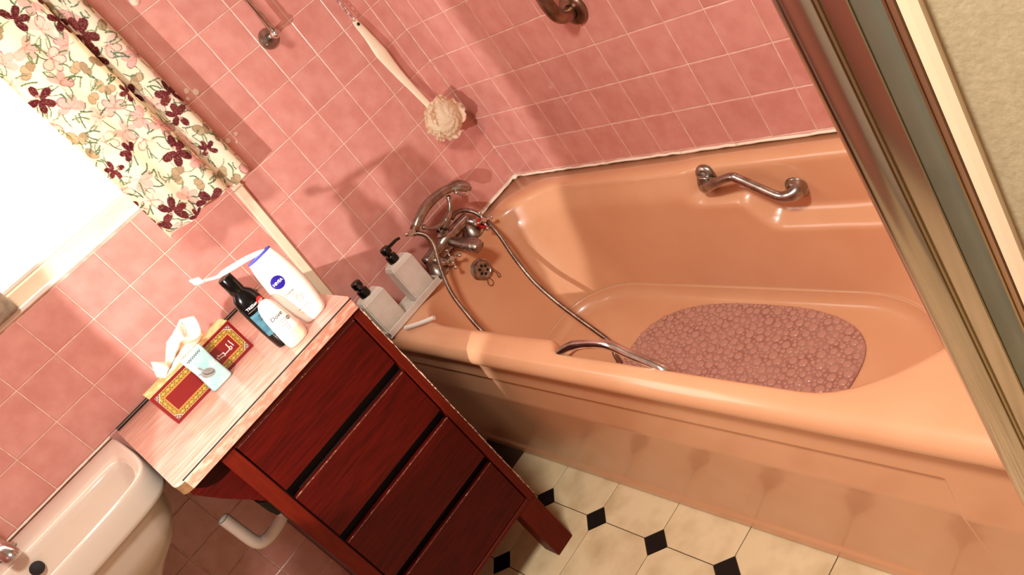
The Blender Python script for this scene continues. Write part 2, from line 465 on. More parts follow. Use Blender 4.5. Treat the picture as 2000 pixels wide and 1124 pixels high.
# sealant beads where tile meets bath
def bead(p, q, n, ax):
    pts = []
    for k in range(n + 1):
        t = k / n; v = Vector(p).lerp(Vector(q), t); v.z += random.uniform(-.0015, .0015); pts.append(v)
    return newtube(pts, [random.uniform(.0030, .0046) for _ in range(n + 1)], 8)
tag(obj('trim_1', bead((-.002, -.002, .523), (-.002, YE, .523), 70, 1), M_seal, None, True), kind='structure')
tag(obj('trim_2', bead((-.70, -.002, .523), (-.002, -.002, .523), 34, 0), M_seal, None, True), kind='structure')
bm = bmesh.new(); bmesh.ops.create_icosphere(bm, subdivisions=2, radius=.011, matrix=Matrix.Translation((-.008, -.008, .524)) @ Matrix.Diagonal((1, 1, .7, 1)))
obj('sealant_blob', bm, M_seal, bpy.data.objects['trim_1'], True)

# overflow with linked chain stay
ovc = Vector((-.350, -.110, .446)); oax = Vector((0, -1, .13)).normalized()
ov = obj('overflow_plate', newlathe([(.0, .004), (.0195, .004), (.0225, .0065), (.0270, .0055), (.0300, .001), (.0305, -.006), (.0355, -.008), (.0370, -.016)], ovc, oax, 32), M_chrome, bath, True, autosmooth=40)
uu = Vector((1, 0, 0)); vv = oax.cross(uu)
for k in range(6):
    a_ = k * math.pi / 3 + .3; c = ovc + (uu * math.cos(a_) + vv * math.sin(a_)) * .0130
    obj('overflow_hole', newlathe([(0, .0046), (.0046, .0046), (.0046, .003)], c, oax, 12), M_dark, ov)
obj('overflow_screw', newlathe([(0, .0062), (.003, .0058), (.0034, .004)], ovc, oax, 12), M_bronze, ov, True)
def wire(pts, r=.0011, n=6): return newtube(spline(pts, n), r, 6)
def ovp(du, dv, h=.003): return ovc + uu * du + vv * dv + oax * h
sgn = -1 if vv.z > 0 else 1
obj('chain_loop', wire([ovp(-.012, sgn * .026), ovp(-.020, sgn * .042), ovp(-.013, sgn * .052), ovp(-.003, sgn * .047), ovp(-.004, sgn * .028)], .0012), M_bronze, ov, True)
obj('chain_loop', wire([ovp(.018, sgn * .018), ovp(.024, sgn * .036), ovp(.020, sgn * .050), ovp(.026, sgn * .053), ovp(.030, sgn * .044), ovp(.024, sgn * .016)], .0012), M_bronze, ov, True)

# grab handles on the bath
def handle(pts, name, plate):
    h = obj(name, newtube(spline(pts, 8), .0098, 14), M_bright, bath, True)
    return h
A1 = [at(1380, 344, x=-.072), at(1379, 364, x=-.086), at(1385, 364, x=-.104), at(1405, 354, x=-.112), at(1428, 346, x=-.114), at(1442, 350, x=-.114),
      at(1480, 367, x=-.112), at(1518, 383, x=-.110), at(1538, 383, x=-.104), at(1554, 375, x=-.090), at(1557, 364, x=-.074)]
bm = newtube(spline(A1, 8), [.024, .018, .0125, .0108, .0105, .0105, .0105, .0108, .013, .019, .022], 14)
h1 = obj('wall_side_handle', bm, M_chrome, bath, True); h1['label'] = 'tarnished brown chrome grab handle on the wall side'
for c in (at(1379, 343, x=-.067), at(1557, 366, x=-.067)):
    obj('end_plate', newlathe([(0, .010), (.014, .009), (.025, .005), (.029, 0), (.029, -.006)], c, (-1, 0, 0), 24), M_chrome, h1, True)
A2 = [Vector((-.653, -.785, .490)), at(1100, 692, x=-.648), at(1118, 678, x=-.645), at(1140, 673, x=-.643), at(1186, 674, x=-.643), at(1230, 693, x=-.645), at(1275, 712, x=-.648), at(1298, 726, x=-.650), Vector((-.653, -1.095, .480))]
bm = newtube(spline(A2, 8), [.020, .017, .0125, .0098, .0096, .0096, .0098, .013, .017], 14)
h2 = obj('room_side_handle', bm, M_bright, bath, True); h2['label'] = 'bright chrome grab handle on the room side'

# ------------------------------------------------------------------ bubble bath mat
mc = Vector((-.336, -.842)); rng = random.Random(3)
def mat_half(y):
    """x range of the mat outline at y: a rounded oblong"""
    t = (y - mc.y) / .328
    if abs(t) >= 1: return 0
    return .178 * (1 - abs(t) ** 3.2) ** (1 / 2.2)
M_mat = mat('translucent_vinyl', '#b38272', 0.22, col2='#9c665a', scale=20, coat=0.3, spec=0.5)
M_bub = mat('vinyl_bubble', '#c28e7c', 0.16, col2='#b68272', scale=12, coat=0.5)
mroot = thing('bath_mat', 'mauve oval bubble bath mat lying in the bottom of the bath', 'mat', (mc.x, mc.y, FZ + .001))
N_ = 72; ring0 = []
for k in range(N_):
    a_ = 2 * math.pi * k / N_; ca, sa = math.cos(a_), math.sin(a_)
    ring0.append((mc.x + .178 * math.copysign(abs(ca) ** (2 / 2.6), ca), mc.y + .328 * math.copysign(abs(sa) ** (2 / 2.6), sa)))
rr = []
for s_, z in ((1, .0015), (1.0, .0035), (.985, .005), (.6, .005), (.05, .005)):
    rr.append([(mc.x + (x - mc.x) * s_, mc.y + (y - mc.y) * s_, FZ + z) for x, y in ring0])
obj('mat_sheet', loft(rr, cap0=True, cap1=True), M_mat, mroot, True, autosmooth=60)
# packed bubbles of mixed size (greedy circle packing)
bubs = []; cell = {}
for rmax, tries in ((.0120, 500), (.0095, 1800), (.0072, 6000), (.0052, 16000), (.0038, 34000)):
    for _ in range(tries):
        y = mc.y + rng.uniform(-.326, .326); h = mat_half(y)
        x = mc.x + rng.uniform(-h, h); r = rmax * rng.uniform(.82, 1.05)
        if abs(x - mc.x) + r * 1.05 > mat_half(y) or mat_half(y + r * 1.2) == 0 or mat_half(y - r * 1.2) == 0: continue
        ci, cj = int(x / .03), int(y / .03); ok = True
        for i in (-1, 0, 1):
            for j in (-1, 0, 1):
                for (bx, by, br) in cell.get((ci + i, cj + j), ()):
                    if (bx - x) ** 2 + (by - y) ** 2 < (br + r) ** 2 * .97: ok = False; break
                if not ok: break
            if not ok: break
        if ok: bubs.append((x, y, r)); cell.setdefault((ci, cj), []).append((x, y, r))
bubs.sort(key=lambda b: -b[2])
def dome(seg, prof):
    vs = [(0, 0, prof[-1][1])] if prof[-1][0] == 0 else []
    g_ = newlathe(prof, (0, 0, 0), (0, 0, 1), seg); return g_
bm = dome(10, [(1, 0), (.93, .26), (.72, .42), (.38, .48), (0, .48)]); meb = bpy.data.meshes.new('bubble'); bmesh.ops.recalc_face_normals(bm, faces=bm.faces[:]); bm.to_mesh(meb); bm.free()
for p in meb.polygons: p.use_smooth = True
meb.materials.append(M_bub)
for (x, y, r) in bubs[:300]:
    o = bpy.data.objects.new('bubble', meb); COL.objects.link(o); o.parent = mroot
    o.location = (x - mc.x, y - mc.y, .0035); o.scale = (r, r, r * .7)
bm = bmesh.new()
for (x, y, r) in bubs[300:]:
    lathe(bm, [(r, 0), (r * .9, r * .20), (r * .6, r * .32), (0, r * .35)], (x, y, FZ + .0045), (0, 0, 1), 8)
tag(obj('small_bubbles', bm, M_bub, mroot, True), kind='stuff')

# ------------------------------------------------------------------ bath mixer tap, handset, hose
mx = thing('bath_mixer_tap', 'tarnished chrome bath mixer tap with cross handles and handset cradle', 'tap', (-.355, -.05, RZ))
TX = (-.270, -.440)
for i, x in enumerate(TX):
    fl = obj('flange', newlathe([(.037, .0), (.037, .004), (.034, .012), (.026, .024), (.019, .034), (.0165, .046), (.0165, .056)], (x, -.052, RZ), (0, -.08, 1), 28), M_chrome, mx, True, autosmooth=50)
body = [Vector((TX[1] - .012, -.056, .574)), Vector((-.415, -.057, .576)), Vector((-.385, -.060, .578)), Vector((-.355, -.062, .580)), Vector((-.325, -.060, .578)), Vector((-.295, -.057, .576)), Vector((TX[0] + .012, -.056, .574))]
obj('mixer_body', newtube(spline(body, 5), [.017, .0185, .0165, .024, .0165, .0185, .017], 16), M_chrome, mx, True)
bm = bmesh.new(); lathe(bm, [(.0, 0), (.019, 0), (.021, .006), (.021, .012), (.012, .018), (.011, .024)], (-.355, -.062, .590), (0, 0, 1), 20)
obj('diverter_collar', bm, M_chrome, mx, True, autosmooth=40)
sp = [Vector((-.355, -.068, .572)), Vector((-.354, -.100, .562)), Vector((-.353, -.140, .555)), Vector((-.352, -.172, .549)), Vector((-.352, -.190, .538))]
obj('spout', newtube(spline(sp, 6), [.016, .017, .021, .024, .0205], 18, flat=.78), M_chrome, mx, True)
def cross_handle(c, ax, hot):
    ax = Vector(ax).normalized(); c = Vector(c)
    s0 = c - ax * .040
    hd = obj('cross_handle', newlathe([(.0135, 0), (.0135, .010), (.009, .014), (.0075, .030), (.0095, .033), (.0095, .042), (.007, .047), (0, .048)], s0, ax, 18), M_bright, mx, True, autosmooth=45)
    u_ = ax.cross(Vector((.35, 0, 1))).normalized(); v_ = ax.cross(u_)
    for d in (u_, -u_, v_, -v_):
        p0 = c - ax * .003
        obj('handle_arm', newtube([p0, p0 + d * .013, p0 + d * .025], [.0042, .0034, .0034], 8), M_bright, hd, True)
        bm = bmesh.new(); bmesh.ops.create_icosphere(bm, subdivisions=2, radius=.0064, matrix=Matrix.Translation(p0 + d * .027)); obj('handle_ball', bm, M_bright, hd, True)
    if hot:
        obj('hot_ring', newlathe([(.0120, .0), (.0162, .001), (.0168, .006), (.0162, .012), (.0095, .0125)], s0 + ax * .008, ax, 16), M_red, hd, True)
cross_handle(at(945, 431, y=-.118), (-.10, -.86, .42), True)
cross_handle(at(882, 506, y=-.118), (-.10, -.86, .42), False)
# connecting valve necks
for c, x in ((at(945, 431, y=-.118), TX[0]), (at(882, 506, y=-.118), TX[1])):
    ax = Vector((-.10, -.86, .42)).normalized(); q = Vector(c) - ax * .038
    obj('valve_neck', newtube([Vector((x, -.056, .574)), q.lerp(Vector((x, -.056, .574)), .4), q], [.015, .0135, .0125], 14), M_chrome, mx, True)
# cradle fork
yk = -.072
cr0 = at(868, 444, y=-.066); 
obj('cradle', newtube(spline([cr0, at(872, 430, y=yk), at(878, 415, y=yk), at(879, 400, y=yk), at(876, 388, y=yk)], 6), [.015, .013, .0085, .0060, .0075], 12), M_chrome, mx, True)
obj('cradle', newtube(spline([at(872, 430, y=yk), at(860, 440, y=yk), at(845, 446, y=yk), at(831, 446, y=yk)], 6), [.012, .0085, .0055, .005], 12), M_chrome, mx, True)
for u, v in ((876, 386), (828, 444)):
    bm = bmesh.new(); lathe(bm, [(0, -.006), (.008, -.004), (.009, .001), (.006, .006), (0, .007)], at(u, v, y=yk), (0, -.3, 1), 14); obj('cradle_rest', bm, M_chrome, mx, True)

hs = thing('shower_handset', 'curved chrome shower handset resting on the bath mixer cradle', 'shower head', tuple(at(840, 400, y=-.08)))
yh = -.082
hp = [at(811, 446, y=yh), at(818, 428, y=yh), at(829, 408, y=yh), at(846, 389, y=yh), at(866, 374, y=yh), at(884, 366, y=yh)]
obj('handset_grip', newtube(spline(hp, 6), [.0115, .0145, .0150, .0145, .0130, .012], 16), M_chrome, hs, True)
hc = [at(874, 371, y=yh), at(884, 366, y=yh), at(897, 363, y=yh - .003), at(910, 364, y=yh - .004), at(918, 369, y=yh - .004)]
obj('handset_head', newtube(spline(hc, 6), [.012, .020, .026, .023, .012], 18, flat=.62, up=(.2, -.5, .8)), M_chrome, hs, True)
sa = [at(888, 374, y=yh - .012), at(904, 377, y=yh - .014), at(914, 373, y=yh - .012)]
obj('spray_face', newtube(spline(sa, 5), [.009, .0145, .009], 14, flat=.55, up=(.2, -.5, .8)), M_bright, hs, True)
obj('grip_collar', newtube([at(809, 450, y=yh), at(812, 443, y=yh)], .0135, 16), M_bronze, hs, True, autosmooth=40)
obj('swivel', newtube([at(803, 460, y=yh), at(810, 448, y=yh)], [.0085, .0095], 14), M_bright, hs, True, autosmooth=40)
bm = bmesh.new(); bmesh.ops.create_icosphere(bm, subdivisions=2, radius=.007, matrix=Matrix.Translation(at(795, 458, y=yh))); obj('swivel_knob', bm, M_bright, hs, True)

def hose_geo(path, r, pitch=.0042):
    pts = spline(path, 24); L_ = [0]
    for a_, b_ in zip(pts, pts[1:]): L_.append(L_[-1] + (b_ - a_).length)
    n = int(L_[-1] / (pitch / 3)); out = []
    for k in range(n):
        s_ = L_[-1] * k / (n - 1); i = int(np.searchsorted(L_, s_)); i = min(max(i, 1), len(pts) - 1)
        t = (s_ - L_[i - 1]) / max(L_[i] - L_[i - 1], 1e-9); out.append(pts[i - 1].lerp(pts[i], t))
    rs = [r * (1.0 if k % 3 else .80) for k in range(n)]
    return newtube(out, rs, 10)
hz = [at(806, 458, y=yh), at(818, 456, y=-.092), at(834, 461, y=-.115), at(847, 477, y=-.135), at(854, 500, y=-.145), at(863, 530, y=-.15), at(881, 571, y=-.165), at(908, 608, y=-.19), at(945, 650, y=-.25),
      Vector((-.535, -.30, .29)), Vector((-.515, -.36, .20)), Vector((-.46, -.42, FZ + .012)), at(1205, 716, z=FZ + .010), at(1201, 692, z=FZ + .012), at(1190, 668, z=.193), at(1165, 648, y=-.45), at(1125, 619, y=-.39), at(1085, 588, y=-.33), at(1042, 549, y=-.26),
      at(1004, 502, y=-.20), at(978, 463, y=-.165), at(960, 441, y=-.128), at(943, 425, y=-.085), at(925, 414, y=-.060), at(905, 411, y=-.050), at(890, 416, y=-.050), at(882, 427, y=-.055)]
M_hose = mat('hose_metal', '#a59486', 0.28, 1.0, col2='#7e6d60', scale=30)
tag(obj('shower_hose', hose_geo(hz, .0074), M_hose, None, True), 'ribbed metal shower hose looping from mixer tap down into the bath', 'hose')

# ------------------------------------------------------------------ soap dispensers and tray on the bath corner
tr = thing('soap_tray', 'pale stone tray under the two soap dispensers on bath corner', 'tray', (-.58, -.07, RZ + .001))
bm = bmesh.new(); x0, x1, y0, y1, zb = -.697, -.468, -.112, -.028, RZ + .0012
box(bm, x0, x1, y0, y1, zb, zb + .008, .002); 
obj('tray_base', bm, M_stone, tr)
for q in ((x0, x1, y0, y0 + .007), (x0, x1, y1 - .007, y1), (x0, x0 + .007, y0, y1), (x1 - .007, x1, y0, y1)):
    obj('tray_rim', newbox(*q, zb + .006, zb + .021, .002, seg=2), M_stone, tr)
obj('tray_arm', newtube([at(792, 641, z=.531), at(820, 632, z=.531), at(848, 621, z=.531)], [.0065, .0062, .006], 10), M_white, tr, True, autosmooth=50)
def dispenser(x0, x1, ztop, label, pumpdir):
    d = thing('soap_dispenser', label, 'dispenser', ((x0 + x1) / 2, -.07, zb + .0085), 'stone soap dispensers')
    y0, y1 = -.101, -.045; zb2 = zb + .0085
    bm = bmesh.new(); 
    prof = [(0, zb2), (0, ztop - .012), (.010, ztop)]
    rings_ = []
    for ins, z in ((.002, zb2), (0, zb2 + .002), (0, ztop - .014), (.004, ztop - .004), (.009, ztop)):
        rings_.append([(x0 + ins, y0 + ins, z), (x1 - ins, y0 + ins, z), (x1 - ins, y1 - ins, z), (x0 + ins, y1 - ins, z)])
    bm = bmfrom(loft(rings_, True, True)); es = [e for e in bm.edges if abs(e.verts[0].co.z - e.verts[1].co.z) > .002]
    bmesh.ops.bevel(bm, geom=es, offset=.004, segments=2, affect='EDGES')
    obj('dispenser_body', bm, M_stone, d)
    c = Vector(((x0 + x1) / 2 - .004, -.075, ztop))
    obj('pump_collar', newlathe([(.0165, 0), (.0165, .020), (.015, .022), (.008, .022), (.007, .026), (.007, .032)], c, (0, 0, 1), 20), M_blackpl, d, True, autosmooth=40)
    hd = obj('pump_head', newlathe([(0, .030), (.0145, .030), (.0150, .034), (.0150, .046), (.013, .049), (0, .049)], c, (0, 0, 1), 20), M_blackpl, d, True, autosmooth=40)
    t = Vector(pumpdir).normalized(); p = c + Vector((0, 0, .041))
    obj('pump_nozzle', newtube(spline([p, p + t * .026, p + t * .044 + Vector((0, 0, .0)), p + t * .054 + Vector((0, 0, -.003))], 4), [.0055, .005, .0045, .004], 10), M_blackpl, hd, True)
dispenser(-.690, -.612, .650, 'stone grey soap dispenser with black pump next to the cabinet', (-.25, -1, 0))
dispenser(-.562, -.484, .656, 'stone grey soap dispenser with black pump next to the mixer tap', (1, -.1, -.02))

# ------------------------------------------------------------------ mahogany cabinet
TZ = .857; cabx0, cabx1, cyf = -1.225, -.835, -.570
cab = thing('drawer_cabinet', 'dark red mahogany four drawer cabinet with pink marbled worktop', 'cabinet', (-1.03, -.30, 0))
M_lam = mat('marbled_laminate', '#c08775', 0.26, col2='#ddb6a6', scale=7, detail=5, stretch=(1.8, 11, 8), sharp=(0.40, 0.86), coat=0.25, coat_rough=0.22)
M_lamedge = mat('laminate_edging', '#b4765f', 0.4, col2='#d3a792', scale=14, detail=8, stretch=(3, 8, 9), sharp=(0.45, 0.7))
tx0, tx1, ty0, ty1 = -1.312, -.832, -.584, -.016
def rpoly(x0, x1, y0, y1, r, z, n=5):
    pts = [(x1, y1, z), (x0, y1, z)]
    for cx_, cy_, a0 in ((x0 + r, y0 + r, 180), (x1 - r, y0 + r, 270)):
        for k in range(n + 1): a_ = math.radians(a0 + 90 * k / n); pts.append((cx_ + r * math.cos(a_), cy_ + r * math.sin(a_), z))
    return pts
obj('worktop', loft([rpoly(tx0, tx1, ty0, ty1, .022, TZ - .004), rpoly(tx0, tx1, ty0, ty1, .022, TZ - .001), rpoly(tx0 + .001, tx1 - .001, ty0 + .001, ty1, .021, TZ)], True, True), M_lam, cab)
M_board = mat('bare_board', '#6f4820', 0.8, col2='#553515', scale=60)
obj('worktop_core', loft([rpoly(tx0 + .001, tx1 - .001, ty0 + .001, ty1, .021, TZ - .026), rpoly(tx0 + .001, tx1 - .001, ty0 + .001, ty1, .021, TZ - .004)], True, True), M_board, cab)
obj('front_edging', newbox(tx0 + .020, tx1 - .006, ty0 - .0012, ty0 + .002, TZ - .026, TZ - .0015, .0008), M_lamedge, cab)
obj('edging_joint', newbox(tx0 + .018, tx1 - .004, ty0 - .0004, ty0 + .004, TZ - .0012, TZ + .0003), M_dark, cab)
obj('back_strip', newbox(tx0 + .004, tx1 - .01, ty1 + .0003, ty1 + .0055, TZ - .030, TZ + .0035), M_dark, cab)
obj('strip_light', newbox(tx0 + .004, tx1 - .01, ty1 + .0056, ty1 + .0085, TZ - .030, TZ + .0045), mat('strip_metal', '#b89a84', .5), cab)
obj('back_strip', newbox(tx0 + .004, tx1 - .01, ty1 + .0086, -.0012, TZ - .030, TZ + .0060), M_dark, cab)
M_lip = mat('scuffed_lip', '#5a2a1a', 0.6, col2='#b08468', scale=140, sharp=(0.55, 0.7))
# carcass
zc = .178
obj('side_panel', newbox(cabx0, cabx0 + .018, cyf + .02, -.02, zc, TZ - .026), M_wood, cab)
obj('side_panel', newbox(cabx1 - .018, cabx1, cyf + .02, -.02, zc, TZ - .026), M_wood, cab)
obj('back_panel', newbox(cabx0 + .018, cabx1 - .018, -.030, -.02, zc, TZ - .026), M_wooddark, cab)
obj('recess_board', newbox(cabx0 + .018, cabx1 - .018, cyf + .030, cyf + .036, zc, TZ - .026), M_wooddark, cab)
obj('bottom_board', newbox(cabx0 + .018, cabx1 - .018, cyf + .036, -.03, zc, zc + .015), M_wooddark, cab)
obj('stile', newbox(cabx0 - .002, cabx0 + .030, cyf - .003, cyf + .02, zc - .004, TZ - .0265, .002), M_woodL, cab)
obj('stile', newbox(cabx1 - .020, cabx1 + .001, cyf - .003, cyf + .02, zc - .004, TZ - .0265, .002), M_woodL, cab)
obj('top_rail', newbox(cabx0 + .030, cabx1 - .020, cyf - .001, cyf + .02, .817, TZ - .0265, .0015), M_woodL, cab)
obj('bottom_rail', newbox(cabx0 + .030, cabx1 - .020, cyf - .001, cyf + .02, zc - .004, .186, .0015), M_woodL, cab)
wpts = []
for k in range(42):
    wpts.append(Vector((cabx1 + .0012 + random.uniform(-.0008, .0006), cyf - .0025, TZ - .03 - (TZ - .03 - zc) * k / 41)))
obj('worn_edge', newtube(wpts, [random.uniform(.0004, .0021) for _ in wpts], 6), M_edge, cab, True)
for z0, z1 in ((.681, .815), (.523, .654), (.355, .497), (.188, .331)):
    d = obj('drawer', newbox(cabx0 + .033, cabx1 - .023, cyf, cyf + .018, z0, z1, .002, seg=2), M_wood, cab)
    obj('drawer_lip', newbox(cabx0 + .034, cabx1 - .024, cyf + .0002, cyf + .004, z1 - .0004, z1 + .0004), M_lip, d)
for x in (cabx1 - .061, cabx0 + .0):
    for y in (cyf, -.09):
        bm = bmesh.new(); prism(bm, [Vector((x, y, .0005)), Vector((x + .060, y, .0005)), Vector((x + .060, y + .058, .0005)), Vector((x, y + .058, .0005))], (0, 0, .175))
        bmesh.ops.bevel(bm, geom=bm.edges[:], offset=.002, segments=1, affect='EDGES')
        obj('leg', bm, M_woodL, cab)
# bracket under the worktop overhang
poly = [(-1.303, TZ - .0262), (-1.303, .798), (-1.277, .750), (-1.243, .698), (cabx0, .668), (cabx0, TZ - .0262)]
bm = prism(bmesh.new(), [Vector((x, -.515, z)) for x, z in poly], (0, .020, 0)); obj('bracket', bm, M_wood, cab)

# white hooked handle clipped to the cabinet side
hk = thing('hooked_handle', 'white plastic hooked handle held at the side of the mahogany cabinet', 'handle', tuple(at(500, 1040, y=-.3)))
hpx = [(436, 1014), (460, 1032), (488, 1053), (502, 1060), (514, 1058), (531, 1042), (546, 1020), (552, 1006), (546, 999)]
obj('handle_tube', newtube(spline([at(u, v, y=-.3) for u, v in hpx], 6), [.0145, .0145, .0145, .015, .015, .0148, .0145, .0135, .012], 14), M_white, hk, True, autosmooth=60)
dvec = (at(460, 1032, y=-.3) - at(436, 1014, y=-.3)).normalized()
obj('open_end', newlathe([(.0138, .0008), (.011, .0008), (.0108, -.012), (0, -.012)], at(436, 1014, y=-.3), -dvec, 18), mat('grey_bore', '#8a8078', .6), hk, True, autosmooth=30)
bm = prism(bmesh.new(), [at(u, v, y=-.317) for u, v in ((499, 981), (534, 976), (551, 997), (546, 1009), (527, 1001))], (0, .034, 0)); bmesh.ops.bevel(bm, geom=bm.edges[:], offset=.003, segments=2, affect='EDGES')
obj('black_clip', bm, M_blackpl, hk)

# ------------------------------------------------------------------ things on the worktop
# printed tissue box
bx0, bx1, byf, byb, bz0, bz1 = -1.219, -.997, -.328, -.262, TZ + .0006, .938
tb = thing('tissue_box', 'red and gold patterned tissue box with white tissue sticking out', 'tissue box', ((bx0 + bx1) / 2, byf, bz0))
M_boxside = mat('box_side', '#8e0f12', 0.4, col2='#7c0b0e', scale=40)
M_boxtop = mat('box_top', '#b98a4e', 0.45, col2='#d8b27c', scale=55, detail=6, sharp=(.4, .62))
obj('box_body', newbox(bx0, bx1, byf + .0006, byb, bz0, bz1 - .0006, .0006), M_boxside, tb)
obj('box_lid', newbox(bx0, bx1, byf + .001, byb, bz1 - .0008, bz1), M_boxtop, tb)
nu, nv = 320, 118; Wb, Hb = bx1 - bx0, bz1 - bz0
geo = gridgeo(nu, nv, lambda a_, b_: (bx0 + a_ * Wb, byf, bz0 + b_ * Hb))
fr = obj('printed_front', geo, M_print, tb)
U = np.tile(np.linspace(0, Wb, nu), nv); V = np.repeat(np.linspace(0, Hb, nv), nu)
dE = np.minimum(np.minimum(U, Wb - U), np.minimum(V, Hb - V))
def setc(c, mask, col): c[mask] = srgb(col)
pc = np.zeros((nu * nv, 3)); pc[:] = srgb('#84090d')
setc(pc, (dE > .0065) & (dE < .0072), '#d9b48a')
band = (dE >= .0072) & (dE < .0190)
setc(pc, band, '#b98d3c')
along = np.where(np.minimum(U, Wb - U) < np.minimum(V, Hb - V), V, U); cross = dE - .0072
ph = along / .0062 * math.pi
orn = np.sin(ph) * .0042 + .0058
setc(pc, band & (np.abs(cross - orn) < .0009), '#5d5a1c')
setc(pc, band & (np.abs(cross - (.0116 - orn)) < .0009), '#3f4a1e')
setc(pc, band & ((np.cos(ph) > .80) & (np.abs(cross - .0058) < .0016)), '#efc34a')
setc(pc, band & (np.cos(ph * 2) < -.7) & (np.abs(cross - .0058) > .0042), '#8d2a18')
setc(pc, (dE >= .0182) & (dE < .0215), '#c4702c'); setc(pc, (dE >= .0196) & (dE < .0203), '#e3b65a')
for cu in (0, Wb):
    for cv in (0, Hb):
        d1 = np.abs(U - cu) + np.abs(V - cv)
        k_ = (dE > .0066) & (d1 < .0285) 
        setc(pc, k_, '#b59a8c')
        q1 = np.sin((np.abs(U - cu)) / .0011) * np.sin((np.abs(V - cv)) / .0011)
        setc(pc, k_ & (q1 > .25), '#6b2a28'); setc(pc, k_ & (d1 > .0275), '#e8d0b8')
def seg_d(p, q):
    p, q = np.array(p), np.array(q); d = q - p; t = np.clip(((U - p[0]) * d[0] + (V - p[1]) * d[1]) / (d @ d), 0, 1)
    return np.hypot(U - p[0] - t * d[0], V - p[1] - t * d[1])
def bp(zx, zy):
    c = at(400 + zx / 9.36, 610 + zy / 9.36, y=byf); return (c.x - bx0, c.z - bz0)
for s in (((425, 525), (522, 605)), ((383, 588), (452, 660)), ((448, 690), (372, 768)), ((372, 768), (372, 795)), ((368, 800), (345, 800)), ((345, 800), (282, 848)), ((372, 768), (335, 745)), ((335, 745), (250, 815)), ((250, 815), (235, 800)), ((226, 838), (263, 872)),
          ((190, 880), (150, 920)), ((150, 920), (110, 900))):
    setc(pc, seg_d(bp(*s[0]), bp(*s[1])) < .00105, '#f6d8cc')
c0 = bp(472, 655); rr_ = np.hypot(U - c0[0], V - c0[1]); setc(pc, np.abs(rr_ - .0030) < .0010, '#f6d8cc')
paint_attr(fr, pc * .66)
# the tissue: a crumpled folded sheet
outl = [(-1.166, .938), (-1.176, .950), (-1.161, .986), (-1.142, .963), (-1.128, .972), (-1.112, .990), (-1.085, .998), (-1.058, 1.003), (-1.032, .988), (-1.045, .962), (-1.046, .946), (-1.060, .938)]
vs = [Vector((x, -.300 + .012 * math.sin(i * 1.9), z)) for i, (x, z) in enumerate(outl)]
mid = [(-1.150, .952, -.315), (-1.135, .948, -.290), (-1.118, .965, -.318), (-1.100, .958, -.286), (-1.085, .975, -.316), (-1.066, .972, -.290), (-1.062, .955, -.314)]
bm = bmesh.new(); ov_ = [bm.verts.new(v) for v in vs]; mv = [bm.verts.new((x, y, z)) for x, z, y in mid]
for t in ((0, 1, 'a'), (1, 2, 'a'), (2, 3, 'a'), ('a', 3, 'b'), (3, 4, 'b'), (4, 'c', 'b'), (4, 5, 'c'), (5, 6, 'c'), (6, 'e', 'c'), ('c', 'e', 'd'), (6, 7, 'e'), (7, 8, 'f'), (7, 'f', 'e'), (8, 9, 'f'), (9, 10, 'g'), (9, 'g', 'f'), (10, 11, 'g'), ('e', 'f', 'g'), ('d', 'e', 'g'), (11, 'd', 'g'), ('b', 'c', 'd'), (0, 'a', 'b'), (0, 'b', 'd'), (0, 'd', 11)):
    q = [ov_[i] if isinstance(i, int) else mv['abcdefg'.index(i)] for i in t]
    try: bm.faces.new(q)
    except ValueError: pass
bmesh.ops.subdivide_edges(bm, edges=bm.edges[:], cuts=2, use_grid_fill=True)
for v in bm.verts:
    v.co.y += .003 * math.sin(v.co.x * 260 + v.co.z * 140); 
ts = obj('tissue', bm, M_paper, tb, True)
sm = ts.modifiers.new('thick', 'SOLIDIFY'); sm.thickness = .0008

# pale blue pack leaning on the tissue box
pk = thing('soap_pack', 'small pale blue pack leaning against the front of the tissue box', 'pack', (-1.1, -.352, TZ + .0006))
M_pack = mat('pale_blue_wrap', '#86a9aa', 0.3, col2='#a3bbb4', scale=25, coat=.3)
pcx, pw, ph_ = -1.1005, .0265, .0955
def pk_half(t): return pw * (1 - .07 * math.sin(math.pi * t) ** 2)
rgs = []
for t, s in ((0, .80), (.012, .93), (.04, 1), (.2, 1), (.35, 1), (.5, 1), (.65, 1), (.8, 1), (.96, 1), (.988, .93), (1, .80)):
    z = TZ + .0008 + ph_ * t; h = pk_half(t) * (s if s < 1 else 1); dpt = .010 * s; yc = -.3530 + .0045 * t
    ring = []
    for k in range(28):
        a_ = 2 * math.pi * k / 28; ca, sa_ = math.cos(a_), math.sin(a_)
        ring.append((pcx + h * math.copysign(abs(ca) ** .32, ca), yc + dpt * math.copysign(abs(sa_) ** .32, sa_), z))
    rgs.append(ring)
obj('pack_body', loft(rgs, True, True), M_pack, pk, True, autosmooth=50)
def pkp(u, v, e=.0006): 
    t = v / ph_; return Vector((pcx + u, -.3530 + .0045 * t - .010 - e, TZ + .0008 + v))
M_ink = mat('dark_ink', '#3a3230', 0.6); M_grey = mat('grey_ink', '#6f6862', 0.6, col2='#857d75', scale=60); M_pinkink = mat('pink_ink', '#ecc9bd', 0.6)
